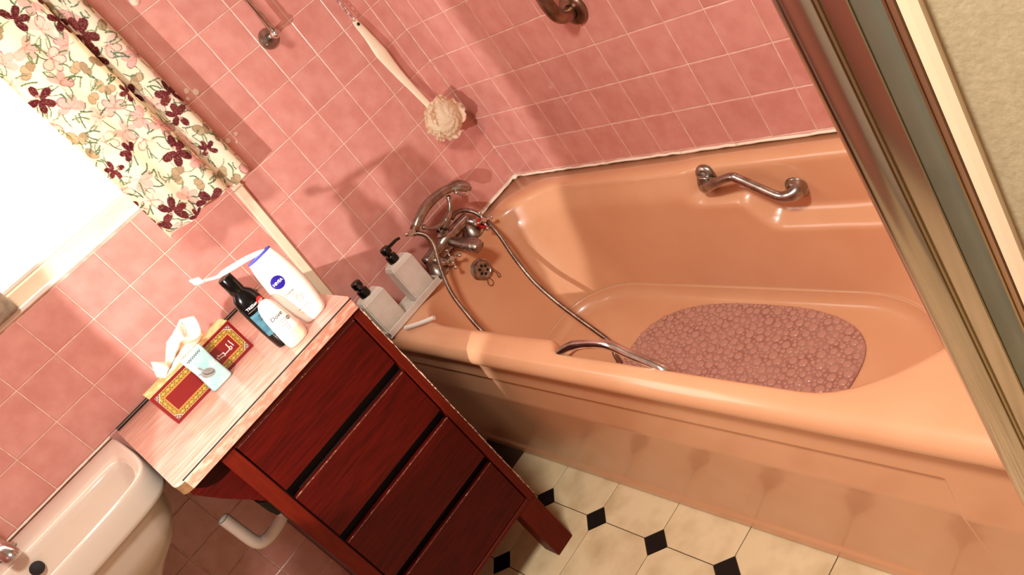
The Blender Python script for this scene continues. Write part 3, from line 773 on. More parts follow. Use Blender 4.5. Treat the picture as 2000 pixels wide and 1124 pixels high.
# illegible script line
sc = []
for k in range(40):
    t = k / 39; sc.append(pkp(-.020 + .037 * t, .0845 + .0026 * math.sin(t * 46) + .002 * t, .0007))
obj('script_line', newtube(sc, .00045, 5), M_ink, pk)
def blob(pts, m_, nm, e=.0006):
    bm = bmesh.new(); prism(bm, [pkp(u, v, e) for u, v in pts], (0, .0008, 0)); return obj(nm, bm, m_, pk)
ell = lambda cx_, cy_, a_, b_, th=0, n=18: [(cx_ + a_ * math.cos(2 * math.pi * k / n) * math.cos(th) - b_ * math.sin(2 * math.pi * k / n) * math.sin(th), cy_ + a_ * math.cos(2 * math.pi * k / n) * math.sin(th) + b_ * math.sin(2 * math.pi * k / n) * math.cos(th)) for k in range(n)]
blob(ell(-.006, .040, .015, .010, -.5), M_grey, 'printed_shape'); blob(ell(-.004, .041, .0115, .0055, -.6), M_ink, 'printed_shape', .0008); blob(ell(-.0035, .0425, .0105, .0050, -.6), M_grey, 'printed_shape', .0010)
blob(ell(-.011, .057, .0055, .0022, 1.9), M_grey, 'printed_shape', .0007); blob(ell(-.019, .049, .0045, .0016, 2.6), M_grey, 'printed_shape', .0007)
for k in range(5):
    a_ = k * 2 * math.pi / 5 + .4; blob(ell(.014 + .0042 * math.cos(a_), .048 + .0042 * math.sin(a_), .0042, .0024, a_), M_pinkink, 'printed_petal', .0007)

# --- bottles: superelliptic lofts with printed faces
def bottle_body(name, cx_, cy_, prof, material, parent, p=2.3, n=40, cap0=True, cap1=True):
    rgs = []
    for z, a_, b_ in prof:
        ring = []
        for k in range(n):
            t = 2 * math.pi * k / n; c_, s_ = math.cos(t), math.sin(t)
            ring.append((cx_ + a_ * math.copysign(abs(c_) ** (2 / p), c_), cy_ + b_ * math.copysign(abs(s_) ** (2 / p), s_), z))
        rgs.append(ring)
    return obj(name, loft(rgs, cap0, cap1), material, parent, True, autosmooth=55)
def face_fn(cx_, cy_, prof, p, zc_, uc=0, e=.0005):
    zs_ = [q[0] for q in prof]; As = [q[1] for q in prof]; Bs = [q[2] for q in prof]
    def fn(u, v):
        z = zc_ + v; a_ = float(np.interp(z, zs_, As)); b_ = float(np.interp(z, zs_, Bs)); x = u + uc
        t = min(abs(x) / a_, .995); return Vector((cx_ + x, cy_ - b_ * (1 - t ** p) ** (1 / p) - e, z))
    return fn
def patch(fn, pts_fn, nu_=16, nv_=10):
    return gridgeo(nu_, nv_, lambda a_, b_: fn(*pts_fn(a_, b_)))
def disc_patch(fn, r, rings_=5, seg=28):
    vs = [fn(0, 0)]; fs = []
    for i in range(1, rings_ + 1):
        for k in range(seg): a_ = 2 * math.pi * k / seg; vs.append(fn(r * i / rings_ * math.cos(a_), r * i / rings_ * math.sin(a_)))
    for k in range(seg): fs.append((0, 1 + k, 1 + (k + 1) % seg))
    for i in range(rings_ - 1):
        for k in range(seg):
            a_, b_ = 1 + i * seg + k, 1 + i * seg + (k + 1) % seg; fs.append((a_, a_ + seg, b_ + seg, b_))
    return vs, fs

M_niv = mat('cream_white_bottle', '#fbf4e8', 0.28, col2='#f7eedf', scale=8, coat=.2)
M_txt = mat('text_grey', '#8c7c70', 0.6)
M_navy = mat('royal_blue', '#23128a', 0.35); M_capblue = mat('cap_blue', '#3a3aa8', 0.25, col2='#5a5ac0', scale=30)
M_greyprint = mat('grey_print', '#9a8a7c', 0.6); M_goldprint = mat('beige_print', '#c4a684', 0.6)
M_whiteprint = mat('white_print', '#fbf4ec', 0.5)
nv_ = thing('lotion_bottle', 'tall cream white lotion bottle with a round dark blue badge', 'bottle', (-.888, -.497, TZ))
z0 = TZ + .0006; ncx, ncy = -.889, -.497
NP = [(z0, .0245, .014), (z0 + .003, .0275, .0165), (z0 + .012, .0300, .0185), (z0 + .035, .0352, .0205), (z0 + .060, .0385, .0210), (z0 + .080, .0393, .0205), (z0 + .105, .0385, .0190), (z0 + .130, .0360, .0165), (z0 + .150, .0330, .0135), (z0 + .163, .0300, .0112), (z0 + .168, .0292, .0105)]
bottle_body('bottle_body', ncx, ncy, NP, M_niv, nv_)
bottle_body('bottle_top', ncx, ncy, [(z0 + .1680, .0292, .0108), (z0 + .1705, .0290, .0106), (z0 + .1715, .027, .0085)], M_capblue, nv_)
bc = at(543, 552, y=-.516); zb_, ub_ = bc.z, bc.x - ncx
obj('blue_badge', disc_patch(face_fn(ncx, ncy, NP, 2.3, zb_, ub_), .0142), M_navy, nv_, True)
obj('badge_lettering', textmesh('NIVEA', .0082, face_fn(ncx, ncy, NP, 2.3, zb_, ub_, .0010), .00018), M_whiteprint, nv_)
obj('product_lettering', textmesh('Creme', .0075, face_fn(ncx, ncy, NP, 2.3, zb_ - .0305, ub_ + .001, .0008), 0.0001, shear=.2), M_txt, nv_)
for dz, wd, h, m_ in ((-.0205, .027, .0007, M_greyprint), (-.0385, .012, .001, M_greyprint), (-.0435, .016, .0008, M_greyprint), (-.072, .026, .0009, M_greyprint), (-.079, .022, .0007, M_goldprint), (-.083, .020, .0007, M_goldprint)):
    f_ = face_fn(ncx, ncy, NP, 2.3, zb_ + dz, ub_ + .002, .0007)
    obj('print_line', patch(f_, lambda a_, b_: ((a_ - .5) * wd, (b_ - .5) * h), 12, 2), m_, nv_)
f_ = face_fn(ncx, ncy, NP, 2.3, zb_ - .053, ub_ + .010, .0007)
obj('swirl_print', newtube([f_(.009 * math.cos(t) * (1 - t / 14), .011 * math.sin(t) * (1 - t / 14)) for t in np.linspace(0, 9, 50)], .0004, 5), M_goldprint, nv_)

sh = thing('shampoo_bottle', 'black shampoo bottle with blue label and red price sticker', 'bottle', (-.963, -.470, TZ))
bcx, bcy = -.963, -.470
M_blkb = mat('black_gloss', '#040404', 0.18, spec=.35); M_label = mat('blue_label', '#1f4a63', 0.4, col2='#477a86', scale=18, stretch=(1, 1, 3)); M_label2 = M_ink
BP = [(z0, .0225, .016), (z0 + .004, .0245, .0185), (z0 + .030, .0262, .0200), (z0 + .080, .0270, .0205), (z0 + .110, .0268, .0205), (z0 + .122, .0258, .0198), (z0 + .132, .0225, .0180), (z0 + .139, .0170, .0155), (z0 + .143, .0145, .0140)]
bottle_body('bottle_body', bcx, bcy, BP, M_blkb, sh, p=2.1)
bottle_body('bottle_cap', bcx, bcy, [(z0 + .1432, .0150, .0150), (z0 + .1445, .0158, .0158), (z0 + .180, .0152, .0152), (z0 + .1822, .0140, .0140)], M_blkb, sh, p=2.0)
bf = lambda z, u=0, e=.0005: face_fn(bcx, bcy, BP, 2.1, z, u, e)
obj('blue_panel', patch(bf(z0 + .064), lambda a_, b_: ((a_ - .5) * .046, (b_ - .5) * .056), 20, 8), M_label, sh, True)
obj('brand_lettering', textmesh('TRESemmé', .0082, bf(z0 + .1065, 0, .0008), .0001), M_whiteprint, sh)
for dz, wd in ((.0995, .040), (.028, .030), (.022, .024)):
    obj('print_line', patch(bf(z0 + dz, 0, .0008), lambda a_, b_: ((a_ - .5) * wd, (b_ - .5) * .0008), 14, 2), M_greyprint, sh)
for dz, wd, h in ((.083, .024, .0042), (.074, .030, .0036), (.063, .028, .0018), (.057, .022, .0012), (.048, .026, .0010)):
    obj('label_line', patch(bf(z0 + dz, .001, .0008), lambda a_, b_: ((a_ - .5) * wd, (b_ - .5) * h * (.6 + .4 * math.cos(a_ * 40))), 30, 2), M_ink, sh)
obj('price_sticker', disc_patch(bf(z0 + .1035, .0150, .0010), .0088), M_red, sh, True)
obj('price_lettering', textmesh('£2.00', .0055, bf(z0 + .1035, .0150, .0014), .0001), M_whiteprint, sh)

dv = thing('deodorant_bottle', 'small white round topped bottle standing in front of the black bottle', 'bottle', (-.957, -.528, TZ))
dcx, dcy = -.957, -.527
DP = [(z0, .0225, .0150), (z0 + .002, .0245, .0165), (z0 + .012, .0258, .0178), (z0 + .030, .0258, .0180), (z0 + .0302, .0255, .0178), (z0 + .055, .0242, .0170), (z0 + .075, .0222, .0160), (z0 + .090, .0195, .0145), (z0 + .101, .0158, .0120), (z0 + .108, .0105, .0085), (z0 + .1105, .0050, .0040), (z0 + .111, .0010, .0008)]
k_ = 4
M_softwhite = mat('soft_white', '#f7ecdd', 0.25, col2='#f2e4d2', scale=8, coat=.2); M_peachcap = mat('peach_cap', '#efd2b4', 0.3)
bottle_body('bottle_cap', dcx, dcy, DP[:4], M_peachcap, dv, p=2.2)
bottle_body('bottle_body', dcx, dcy, DP[4:], M_softwhite, dv, p=2.2, cap0=True)
df = lambda z, u=0, e=.0005: face_fn(dcx, dcy, DP, 2.2, z, u, e)
obj('brand_lettering', textmesh('Dove', .0125, df(z0 + .072, -.003), .0001, shear=.15), M_ink, dv)
for dz, wd, u in ((.060, .022, -.003), (.055, .013, .001), (.049, .016, -.002), (.043, .010, 0), (.038, .012, -.001)):
    obj('print_line', patch(df(z0 + dz, u), lambda a_, b_: ((a_ - .5) * wd, (b_ - .5) * .0011), 10, 2), M_greyprint, dv)
f_ = df(z0 + .055, .0125)
obj('round_mark', newtube([f_(.0036 * math.cos(t), .0036 * math.sin(t)) for t in np.linspace(0, 2 * math.pi, 24)] , .0005, 5), M_ink, dv)
obj('round_mark_bar', newtube([f_(-.0015, -.0022), f_(.0012, .0022)], .0006, 5), M_ink, dv)

tbh = thing('toothbrush', 'white toothbrush lying across the tops of the black and cream bottles', 'toothbrush', (-.96, -.48, 1.045))
tp = [at(388, 553, y=-.472), at(405, 547, y=-.473), at(425, 541, y=-.474), at(437, 533, y=-.476), at(455, 522, y=-.480), at(482, 506, y=-.487), at(508, 494, y=-.492), at(530, 488, y=-.497)]
obj('brush_handle', newtube(spline(tp, 6), [.0035, .0028, .0034, .0058, .0062, .0060, .0055, .0042], 12), M_whiteprint, tbh, True)
hd0, hd1 = at(378, 556, y=-.471), at(400, 549, y=-.473)
obj('brush_head', newtube([hd0, hd0.lerp(hd1, .2), hd0.lerp(hd1, .7), hd1], [.004, .0062, .0062, .004], 12, flat=.5), M_whiteprint, tbh, True)
for k in range(4):
    for j in (-1, 1):
        p = hd0.lerp(hd1, .15 + .22 * k) + Vector((0, j * .0025, 0))
        obj('bristle_tuft', newtube([p, p + Vector((-.002, -.002, .0115))], [.0022, .0027], 7), mat('bristle', '#f2efe8', .8) if k + j == -1 else bpy.data.materials['bristle'], tbh)

# ------------------------------------------------------------------ floral curtain
M_cloth = vmat('floral_cloth', 0.85, translucent=0.42, bump=0.25, bscale=900)
cz0, cz1 = 1.108, 2.08; ncu, ncv = 300, 560
KP = [(-.648, -.062), (-.662, -.078), (-.682, -.074), (-.699, -.050), (-.708, -.030), (-.714, -.048), (-.722, -.076), (-.742, -.092), (-.772, -.080), (-.800, -.074), (-.832, -.086), (-.862, -.078), (-.880, -.066), (-.896, -.072)]
sp_ = spline([(x - .016 - .006 * i / 13, y - .050, 0) for i, (x, y) in enumerate(KP)], 30); sl = [0.0]
for a_, b_ in zip(sp_, sp_[1:]): sl.append(sl[-1] + (b_ - a_).length)
WC = sl[-1]; sx = np.interp(np.linspace(0, WC, ncu), sl, [p.x for p in sp_]); sy = np.interp(np.linspace(0, WC, ncu), sl, [p.y for p in sp_])
def cfn(a_, b_):
    i = round(a_ * (ncu - 1)); h = b_; z = cz0 + (cz1 - cz0) * b_
    x = sx[i] - .030 * h * (1 - a_) - .012 * h * a_ * 0 ; x = x + .010 * math.sin(a_ * 9 + h * 5) * h
    y = sy[i] * (1 - .15 * h) + .005 * math.sin(h * 7 + a_ * 11) * h
    if b_ < .02: z += .0035 * math.sin(a_ * 22) + (.012 * float(smooth01(.33, .40, np.array(a_))) - .006) * (1 - b_ / .02)
    return (x, y, z)
geo = gridgeo(ncu, ncv, cfn)
cu = obj('floral_curtain', geo, M_cloth, None, True)
tag(cu, 'cream curtain printed with maroon and pink flowers hanging at the window', 'curtain')
cu.modifiers.new('thick', 'SOLIDIFY').thickness = .0012
U = np.tile(np.linspace(0, WC, ncu), ncv); V = np.repeat(np.linspace(0, cz1 - cz0, ncv), ncu)
pc = np.zeros((ncu * ncv, 3)); pc[:] = srgb('#f7ead2')
rg = random.Random(23)
def ell_paint(cx_, cy_, a_, b_, th, col, edge=None, speck=0):
    R_ = max(a_, b_) * 1.3; k = np.where((np.abs(U - cx_) < R_) & (np.abs(V - cy_) < R_))[0]
    if not len(k): return
    du, dv_ = U[k] - cx_, V[k] - cy_; e1 = du * math.cos(th) + dv_ * math.sin(th); e2 = -du * math.sin(th) + dv_ * math.cos(th)
    taper = 1 + .30 * e1 / a_
    d = (e1 / a_) ** 2 + (e2 / (b_ * np.clip(taper, .4, 2))) ** 2
    ins = k[d < 1]; pc[ins] = srgb(col)
    if speck:
        s_ = ins[np.array([rg.random() < speck for _ in ins], bool)] if len(ins) else ins
        pc[s_] = pc[s_] * .6 + np.array(srgb('#d9a08a')) * .4
    if edge: pc[k[(d >= .82) & (d < 1.08)]] = srgb(edge)
def stroke(p, q, bend, wd, col):
    n = 10; p, q = np.array(p), np.array(q); nrm = np.array([-(q - p)[1], (q - p)[0]])
    pts = [p + (q - p) * t + nrm * bend * math.sin(math.pi * t) for t in np.linspace(0, 1, n)]
    for a_, b_ in zip(pts, pts[1:]):
        lo, hi = np.minimum(a_, b_) - wd, np.maximum(a_, b_) + wd
        k = np.where((U > lo[0]) & (U < hi[0]) & (V > lo[1]) & (V < hi[1]))[0]
        if not len(k): continue
        d = b_ - a_; t = np.clip(((U[k] - a_[0]) * d[0] + (V[k] - a_[1]) * d[1]) / (d @ d), 0, 1)
        pc[k[np.hypot(U[k] - a_[0] - t * d[0], V[k] - a_[1] - t * d[1]) < wd]] = srgb(col)
cells = []
gy = 0; st = .052; Q = 1.75
for j in range(int((cz1 - cz0) / st) + 2):
    for i in range(int(WC / st) + 2):
        cells.append((i * st + (j % 2) * st * .5 + rg.uniform(-.006, .006), j * st * .94 + rg.uniform(-.006, .006), (i * 2 + j * 3 + (i * j) % 3) % 7))
for (x, y, t) in cells:
    th = rg.uniform(0, 6.28)
    if t in (0, 4, 5):
        n = rg.choice((3, 4, 5)); c_ = rg.choice(('#f2d3c2', '#ecc4b4', '#f4dcc6', '#e9bcb0'))
        for k in range(n):
            a_ = th + k * 1.1; ell_paint(x + .0078 * Q * math.cos(a_), y + .0078 * Q * math.sin(a_), .0086 * Q, rg.uniform(.0042, .0060) * Q, a_, c_, rg.choice(('#e0b0a0', '#a8706c', None, None)))
        for k in range(4):
            a_ = th + k * 1.1 + .3; stroke((x, y), (x + .016 * math.cos(a_), y + .016 * math.sin(a_)), .12, .0006, '#c79a80')
    elif t in (2, 6):
        for k in range(rg.choice((2, 3, 4))):
            a_ = th + k * .95; ell_paint(x + .0072 * Q * math.cos(a_), y + .0072 * Q * math.sin(a_), .0058 * Q, .0046 * Q, a_, rg.choice(('#c2ad86', '#b39e78', '#cdb992')), '#9c8763', .3)
for (x, y, t) in cells:
    for k in range(5):
        a_ = rg.uniform(0, 6.28); r0 = rg.uniform(.010, .022); L_ = rg.uniform(.014, .032); a2 = a_ + rg.uniform(-.5, .5)
        p_ = (x + r0 * math.cos(a_), y + r0 * math.sin(a_))
        stroke(p_, (p_[0] + L_ * math.cos(a2), p_[1] + L_ * math.sin(a2)), rg.uniform(-.2, .2), rg.uniform(.0008, .0017), rg.choice(('#6f8656', '#557050', '#8a9a6a', '#5f7d5c')))
for (x, y, t) in cells:
    th = rg.uniform(0, 6.28)
    if t == 1 or (t == 3 and rg.random() < .6):
        n = rg.choice((4, 5, 5)); s = rg.uniform(.85, 1.15) * Q * (1.0 if t == 1 else .72)
        for k in range(n):
            a_ = th + (k - n / 2) * rg.uniform(.95, 1.2); ell_paint(x + .0105 * s * math.cos(a_), y + .0105 * s * math.sin(a_), .0096 * s, .0050 * s, a_, rg.choice(('#6e1f22', '#7a2a28', '#66191d')), None, .12)
        for k in range(5):
            a_ = th + 3.1 + (k - 2) * .3; stroke((x, y), (x + .011 * math.cos(a_), y + .011 * math.sin(a_)), 0, .0006, '#f0d6bd')
paint_attr(cu, pc)
# curtain rail
rl = thing('curtain_rail', 'white curtain rail above the window', 'rail', (-1.3, -.06, 2.085))
obj('rail_track', newbox(-2.0, -.60, -.135, -.11, 2.082, 2.10, .003), M_white, rl)
for x in (-1.95, -.66): obj('rail_bracket', newbox(x - .01, x + .01, -.11, -.0005, 2.085, 2.10), M_white, rl)

# ------------------------------------------------------------------ white pipe trunking on the wall
tk = thing('pipe_trunking', 'narrow cream plastic trunking running down the pink tiles', 'trunking', (-.70, 0, .53))
bm = bmesh.new(); p0, p1 = Vector((-.687, 0, 1.60)), Vector((-.722, 0, .53))
poly = []
for p in (p0, p1): pass
hw = .0135
rg4 = lambda p: [(p.x - hw, -.0007, p.z), (p.x - hw, -.012, p.z), (p.x - hw + .003, -.0145, p.z), (p.x + hw - .003, -.0145, p.z), (p.x + hw, -.012, p.z), (p.x + hw, -.0007, p.z)]
obj('trunking_cover', loft([rg4(p0), rg4(Vector((-.690, 0, 1.084))), rg4(Vector((-.7165, 0, .70))), rg4(p1)], True, True), M_cream, tk)
obj('trunking_joint', newbox(-.7055, -.6755, -.0150, -.0007, 1.075, 1.079), mat('joint_line', '#c9ad90', .6), tk)

# ------------------------------------------------------------------ vertical rails on the tiles
def vrail(name, label, x, y, z0, z1, r, fr, mt, wall):
    t = thing(name, label, 'rail', (x, y, z0) if wall == 'A' else (0, y, z0))
    return t
tr_ = thing('towel_rail', 'slim chrome rail with round wall plate on pink tiles beside curtain', 'rail', (-.352, 0, 1.30))
fc = at(524, 76, y=0); bc = Vector((fc.x - .004, -.066, fc.z + .002))
for dz in (0, .46):
    o_ = Vector((0, 0, dz))
    pl_ = obj('wall_plate', newlathe([(.0275, .0004), (.0275, .004), (.025, .008), (.012, .010), (.011, .012), (0, .012)], fc + o_, (0, -1, 0), 28), M_chrome, tr_, True, autosmooth=40)
    obj('plate_screw', newlathe([(.003, 0), (.003, .0015), (0, .002)], fc + o_ + Vector((-.016, -.009, -.008)), (0, -1, 0), 10), M_bright, pl_, True)
    obj('bracket_post', newtube([fc + o_ + Vector((0, -.008, 0)), fc + o_ + Vector((.002, -.03, .001)), bc + o_], [.010, .0085, .009], 14), M_chrome, tr_, True)
    bm = bmesh.new(); bmesh.ops.create_uvsphere(bm, u_segments=16, v_segments=10, radius=.0125, matrix=Matrix.Translation(bc + o_)); obj('end_ball', bm, M_bright, tr_, True)
obj('rail_bar', newtube([bc, bc + Vector((0, 0, .46))], .0085, 14), M_bright, tr_, True)

gr = thing('grab_rail', 'bronzed chrome grab rail with round plate high above the bath', 'rail', (0, -.655, .95))
fc = at(1121, 17, x=0); 
pts = [Vector((-.062, fc.y - .003, 1.62)), Vector((-.062, fc.y - .003, 1.3)), Vector((-.062, fc.y - .003, 1.06)), Vector((-.061, fc.y - .003, fc.z + .045)), Vector((-.052, fc.y - .002, fc.z + .016)), Vector((-.030, fc.y, fc.z + .002)), Vector((-.004, fc.y, fc.z))]
obj('rail_tube', newtube(spline(pts, 7), .0165, 18), M_bronze, gr, True)
obj('wall_plate', newlathe([(.039, .0004), (.039, .004), (.036, .009), (.028, .012), (.018, .013)], fc, (-1, 0, 0), 32), M_bronze, gr, True, autosmooth=40)
obj('wall_plate', newlathe([(.039, .0004), (.039, .004), (.036, .009), (.018, .013), (0, .013)], Vector((0, fc.y - .003, 1.66)), (-1, 0, 0), 32), M_bronze, gr, True, autosmooth=40)
obj('rail_tube', newtube(spline([Vector((-.062, fc.y - .003, 1.62)), Vector((-.052, fc.y - .003, 1.65)), Vector((-.004, fc.y - .003, 1.66))], 6), .0165, 18), M_bronze, gr, True)

# ------------------------------------------------------------------ back brush with bath puff, hanging on a chain
bb = thing('back_brush', 'long cream plastic back brush with frilly bath puff hanging on tiles', 'back brush', tuple(at(690, 38, y=-.03)))
bpts = [at(690, 35, y=-.022), at(697, 46, y=-.024), at(718, 70, y=-.026), at(745, 104, y=-.028), at(775, 140, y=-.030), at(805, 172, y=-.034), at(838, 206, y=-.042), at(850, 220, y=-.05)]
obj('brush_handle', newtube(spline(bpts, 6), [.004, .0105, .0135, .0205, .0150, .0115, .0105, .0100], 16, flat=.36, up=(0, 1, 0)), M_cream, bb, True)
hc_ = at(700, 47, y=-.029)
obj('hang_hole', newlathe([(0, .001), (.0042, .001), (.0046, 0), (.0042, -.002)], hc_, (0, -1, 0), 14), M_dark, bb, True)
M_puff = mat('puff_net', '#f8ead0', 0.9, col2='#f2e0c2', scale=60)
nt = M_puff.node_tree; tr2 = nt.nodes.new('ShaderNodeBsdfTranslucent'); tr2.inputs[0].default_value = srgb('#fbeed6') + (1,); mx2 = nt.nodes.new('ShaderNodeMixShader'); mx2.inputs[0].default_value = .5
nt.links.new(nt.nodes['Principled BSDF'].outputs[0], mx2.inputs[1]); nt.links.new(tr2.outputs[0], mx2.inputs[2]); nt.links.new(mx2.outputs[0], nt.nodes['Material Output'].inputs['Surface'])
pcn = at(866, 232, y=-.066); bm = bmesh.new()
bmesh.ops.create_icosphere(bm, subdivisions=5, radius=.05, matrix=Matrix.Translation(pcn))
for v in bm.verts:
    d = v.co - pcn; n_ = d.normalized(); a_ = math.atan2(n_.z, n_.x); el_ = math.acos(max(-1, min(1, -n_.y)))
    v.co = pcn + Vector((n_.x, n_.y * .92, n_.z)) * (.0545 + .0016 * math.sin(a_ * 24 + 3 * math.sin(el_ * 5)) * min(1, el_ * 1.4) + .0020 * math.sin(a_ * 7 + el_ * 9) + .0012 * math.sin(el_ * 34 + 2 * math.sin(a_ * 5)))
rp = random.Random(5)
for k in range(26):
    a0 = rp.uniform(0, 6.283); e0 = rp.choice((1.15, 1.4, 1.6, 1.8, .95)) + rp.uniform(-.12, .12)
    n_ = Vector((math.sin(e0) * math.cos(a0), -math.cos(e0), math.sin(e0) * math.sin(a0)))
    t1 = Vector((-math.sin(a0), 0, math.cos(a0))); t1 = (t1 + Vector((rp.uniform(-.4, .4), rp.uniform(-.4, .4), rp.uniform(-.4, .4)))); t1 = (t1 - n_ * t1.dot(n_)).normalized(); t2 = n_.cross(t1)
    L_ = rp.uniform(.016, .028); R_ = rp.uniform(.060, .071); rows = []; fq = rp.uniform(.55, .95); ph0 = rp.uniform(0, 6)
    for i in range(17):
        s_ = (i / 16 - .5) * 2; wv = .0035 * math.sin(i * fq + ph0); top = R_ * (1 - .16 * s_ * s_) + .0015 * math.sin(i * fq * 1.7)
        rows.append([bm.verts.new(pcn + n_ * (.050 + (top - .050) * h) + t1 * (s_ * L_) * (1 - .1 * h) + t2 * (wv * h + .004 * h * h)) for h in (0, .35, .7, 1)])
    for i in range(16):
        for j in range(3): bm.faces.new((rows[i][j], rows[i + 1][j], rows[i + 1][j + 1], rows[i][j + 1]))
for v in bm.verts:
    if v.co.y > -.004: v.co.y = -.004
obj('bath_puff', bm, M_puff, bb, True)
p = at(692, 40, y=-.026); q = Vector((p.x - .004, -.020, p.z + .145)); n = 9
for k in range(n):
    c = p.lerp(q, (k + .5) / n); d = (q - p).normalized(); sd = Vector((0, 1, 0)) if k % 2 else d.cross(Vector((0, 1, 0))).normalized()
    lp = [c + d * (.0105 * math.cos(t)) + sd * (.0042 * math.sin(t)) for t in np.linspace(0, 2 * math.pi, 17)]
    obj('chain_link', newtube(lp, .0013, 6, cap=False), M_bright, bb, True)
hkq = thing('wall_hook', 'small chrome hook holding the back brush chain', 'hook', (q.x, 0, q.z))
obj('hook_plate', newlathe([(.012, .0004), (.012, .004), (0, .006)], (q.x, 0, q.z + .012), (0, -1, 0), 18), M_bright, hkq, True, autosmooth=40)
obj('hook_arm', newtube(spline([Vector((q.x, -.004, q.z + .012)), Vector((q.x, -.018, q.z + .004)), Vector((q.x, -.028, q.z + .006)), Vector((q.x, -.030, q.z + .016))], 5), .0028, 8), M_bright, hkq, True)

# ------------------------------------------------------------------ wash basin and its tap
bs = thing('wash_basin', 'white ceramic wash basin beside the mahogany cabinet', 'basin', (-1.60, -.25, 0))
half = [(-1.600, -.010), (-1.50, -.010), (-1.40, -.010), (-1.337, -.011), (-1.327, -.020), (-1.322, -.08), (-1.319, -.16), (-1.317, -.24), (-1.319, -.310), (-1.329, -.355), (-1.352, -.381), (-1.390, -.393), (-1.45, -.400), (-1.52, -.405), (-1.60, -.407)]
full = half + [(-3.2 - x, y) for x, y in half[-2:0:-1]]
ihalf = [(-1.600, -.140), (-1.52, -.140), (-1.44, -.140), (-1.385, -.139), (-1.358, -.146), (-1.349, -.17), (-1.345, -.20), (-1.343, -.25), (-1.345, -.298), (-1.353, -.335), (-1.370, -.357), (-1.40, -.368), (-1.455, -.374), (-1.525, -.378), (-1.60, -.380)]
ifull = ihalf + [(-3.2 - x, y) for x, y in ihalf[-2:0:-1]]
def dens(pts): return [(p.x, p.y) for p in spline([(x, y, 0) for x, y in pts], 5, closed=True)]
F_, I_ = dens(full), dens(ifull); bcx_, bcy_ = -1.60, -.26
def sc_(pts, s, z, c=(-1.60, -.26), sy=None): 
    sy = s if sy is None else sy; return [(c[0] + (x - c[0]) * s, min(c[1] + (y - c[1]) * sy, -.006), z) for x, y in pts]
def mixr(t, z): return [(a_[0] * (1 - t) + b_[0] * t, a_[1] * (1 - t) + b_[1] * t, z) for a_, b_ in zip(F_, I_)]
def cr(s, z, yb=-.006): return [(-1.60 + (x + 1.60) * s, min(-.19 + (y + .19) * s, yb), z) for x, y in F_]
R_ = [cr(.30, .56), cr(.42, .62), cr(.62, .668), cr(.78, .70), cr(.90, .745), cr(.945, .785), cr(.965, .794), cr(1.0, .796), cr(1.018, .799), cr(1.020, .808), cr(1.007, .842), cr(1.0, .851), mixr(.06, .8565), mixr(.16, .858), mixr(.40, .856), mixr(.75, .852), mixr(.93, .8495), mixr(1.02, .842)]
for s, z in ((.975, .825), (.94, .795), (.89, .765), (.80, .738), (.62, .720), (.40, .712), (.12, .708), (.04, .707)): R_.append(sc_(I_, s, z))
obj('basin_bowl', loft(R_, True, True), M_ceramic, bs, True)
obj('overflow_ring', newlathe([(0, .002), (.0125, .002), (.0145, .001), (.0150, -.004)], at(72, 1111, y=-.156), (0, -1, .35), 22), M_wooddark, bs, True, autosmooth=40)
obj('basin_waste', newlathe([(0, .001), (.02, .001), (.024, .003), (.026, 0)], (-1.60, -.255, .7085), (0, 0, 1), 24), M_chrome, bs, True)
ped = []
for z, s in ((.001, .34), (.02, .345), (.10, .27), (.35, .23), (.50, .25), (.552, .30)):
    ped.append([(-1.60 + (x + 1.60) * s, -.20 + (y + .26) * s * 1.0, z) for x, y in F_])
obj('pedestal', loft(ped, True, True), M_ceramic, bs, True)
sealpts = [Vector((x, -.004 + random.uniform(-.001, .001), .858)) for x in np.linspace(-1.33, -1.87, 30)]
obj('basin_sealant', newtube(sealpts, [random.uniform(.002, .0038) for _ in sealpts], 6), M_seal, bs, True)
tp_ = thing('basin_tap', 'chrome pillar tap at the back of the white basin', 'tap', (-1.625, -.07, .857))
tb_ = Vector((-1.632, -.066, .8575))
obj('tap_pillar', newlathe([(.025, 0), (.025, .005), (.019, .010), (.017, .030), (.018, .045), (.015, .052), (.012, .056)], tb_, (0, 0, 1), 24), M_bright, tp_, True, autosmooth=45)
sp2 = [tb_ + Vector((0, -.005, .030)), tb_ + Vector((.006, -.040, .034)), tb_ + Vector((.014, -.078, .030)), tb_ + Vector((.018, -.098, .014)), tb_ + Vector((.018, -.101, .004))]
obj('tap_spout', newtube(spline(sp2, 6), [.0165, .016, .0165, .018, .0165], 16, flat=.85), M_bright, tp_, True)
M_cry = mat('clear_knob', '#cfc8c4', 0.05, trans=.7)
obj('tap_knob', newlathe([(.008, .052), (.020, .060), (.025, .070), (.025, .088), (.020, .096), (0, .098)], tb_, (0, 0, 1), 10), M_cry, tp_)

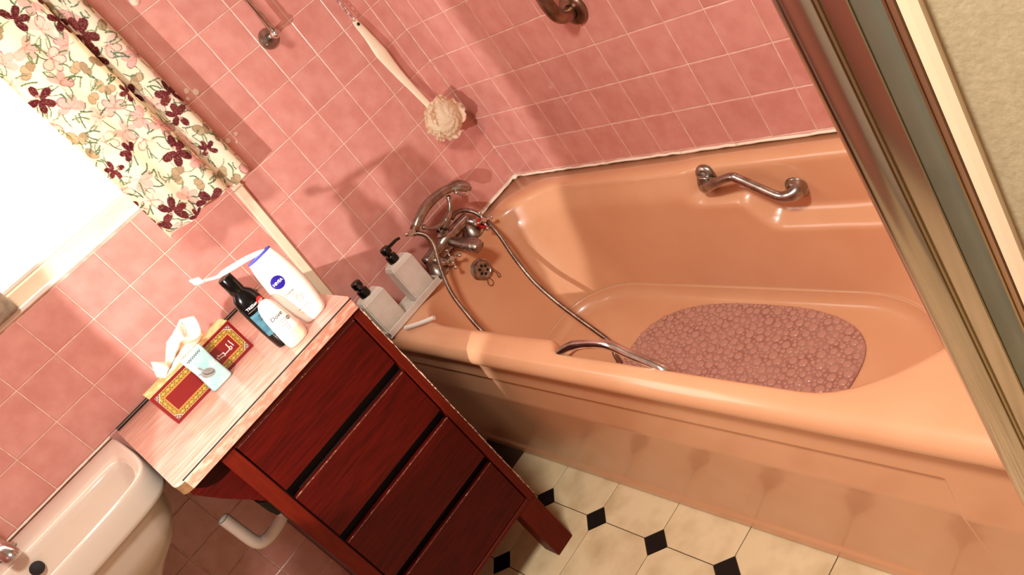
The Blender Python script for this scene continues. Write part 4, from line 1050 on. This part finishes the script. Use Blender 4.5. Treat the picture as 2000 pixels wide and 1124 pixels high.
# ------------------------------------------------------------------ shower enclosure frame on the right
se = thing('shower_enclosure', 'tall chrome framed shower enclosure with frosted beige panel at right', 'shower', (-.73, -1.74, 0))
H = 2.05
M_mirror = mat('polished_aluminium', '#cfc4b8', 0.16, 1.0, col2='#c4b8aa', scale=5, rough2=.22)
M_chan = mat('green_grey_seal', '#74786a', 0.35, .5, col2='#858672', scale=8)
M_gold = mat('brass_line', '#b5a584', 0.35, 1.0)
M_rose = mat('rosy_strip', '#b59478', 0.3, .8)
M_frost = mat('frosted_panel', '#b9ae8c', 0.55, col2='#aea382', scale=160, bump=.25, bscale=240)
M_ivory = mat('ivory_trim', '#f0dcb8', 0.4)
def strip(name, plan, m_, smooth=False, z0=.002):
    bm = prism(bmesh.new(), [Vector((x, y, z0)) for x, y in plan], (0, 0, H - z0)); return obj(name, bm, m_, se, smooth, autosmooth=40 if smooth else None)
XB = -.700
bul = [(-.738 - .011 * math.sin(math.pi * t) ** .8, -1.687 - .034 * t) for t in np.linspace(0, 1, 14)]
strip('round_post', [(XB, -1.687)] + bul + [(XB, -1.721)], M_mirror, True)
strip('bright_ridge', [(XB, -1.7212), (-.7405, -1.7212), (-.7415, -1.7222), (-.7405, -1.7236), (XB, -1.7236)], M_gold)
strip('flat_post', [(XB, -1.7238), (-.7385, -1.7238), (-.7392, -1.734), (-.7380, -1.7438), (XB, -1.7438)], M_mirror, True)
strip('bright_ridge', [(XB, -1.7440), (-.7400, -1.7440), (-.7410, -1.7448), (-.7400, -1.7456), (XB, -1.7456)], M_gold)
chn = [(-.7385 + .0035 * math.sin(math.pi * t), -1.7458 - .0222 * t) for t in np.linspace(0, 1, 10)]
strip('seal_channel', [(XB, -1.7458)] + chn + [(XB, -1.768)], M_chan, True)
strip('bright_ridge', [(XB, -1.7682), (-.7395, -1.7682), (-.7395, -1.7702), (XB, -1.7702)], M_gold)
strip('rose_strip', [(XB, -1.7704), (-.738, -1.7704), (-.738, -1.775), (XB, -1.775)], M_rose)
strip('gap_strip', [(XB, -1.7752), (-.728, -1.7752), (-.728, -1.778), (XB, -1.778)], M_dark)
strip('ivory_edge', [(XB, -1.7782), (-.7395, -1.7782), (-.7400, -1.785), (-.7395, -1.7922), (XB, -1.7922)], M_ivory)
strip('frosted_panel', [(-.722, -1.7924), (-.733, -1.7924), (-.733, -2.68), (-.722, -2.68)], M_frost)
strip('side_panel', [(-.002, -1.6975), (XB + .001, -1.6975), (XB + .001, -1.705), (-.002, -1.705)], M_frost)
strip('far_post', [(XB, -2.682), (-.74, -2.682), (-.74, -2.74), (XB, -2.74)], M_mirror)
obj('head_rail', newbox(-.745, -.70, -2.74, -1.687, H, H + .04, .003), M_mirror, se)
obj('shower_tray', newbox(-.70, -.002, -2.74, -1.71, .001, .09, .01), M_ceramic, se)
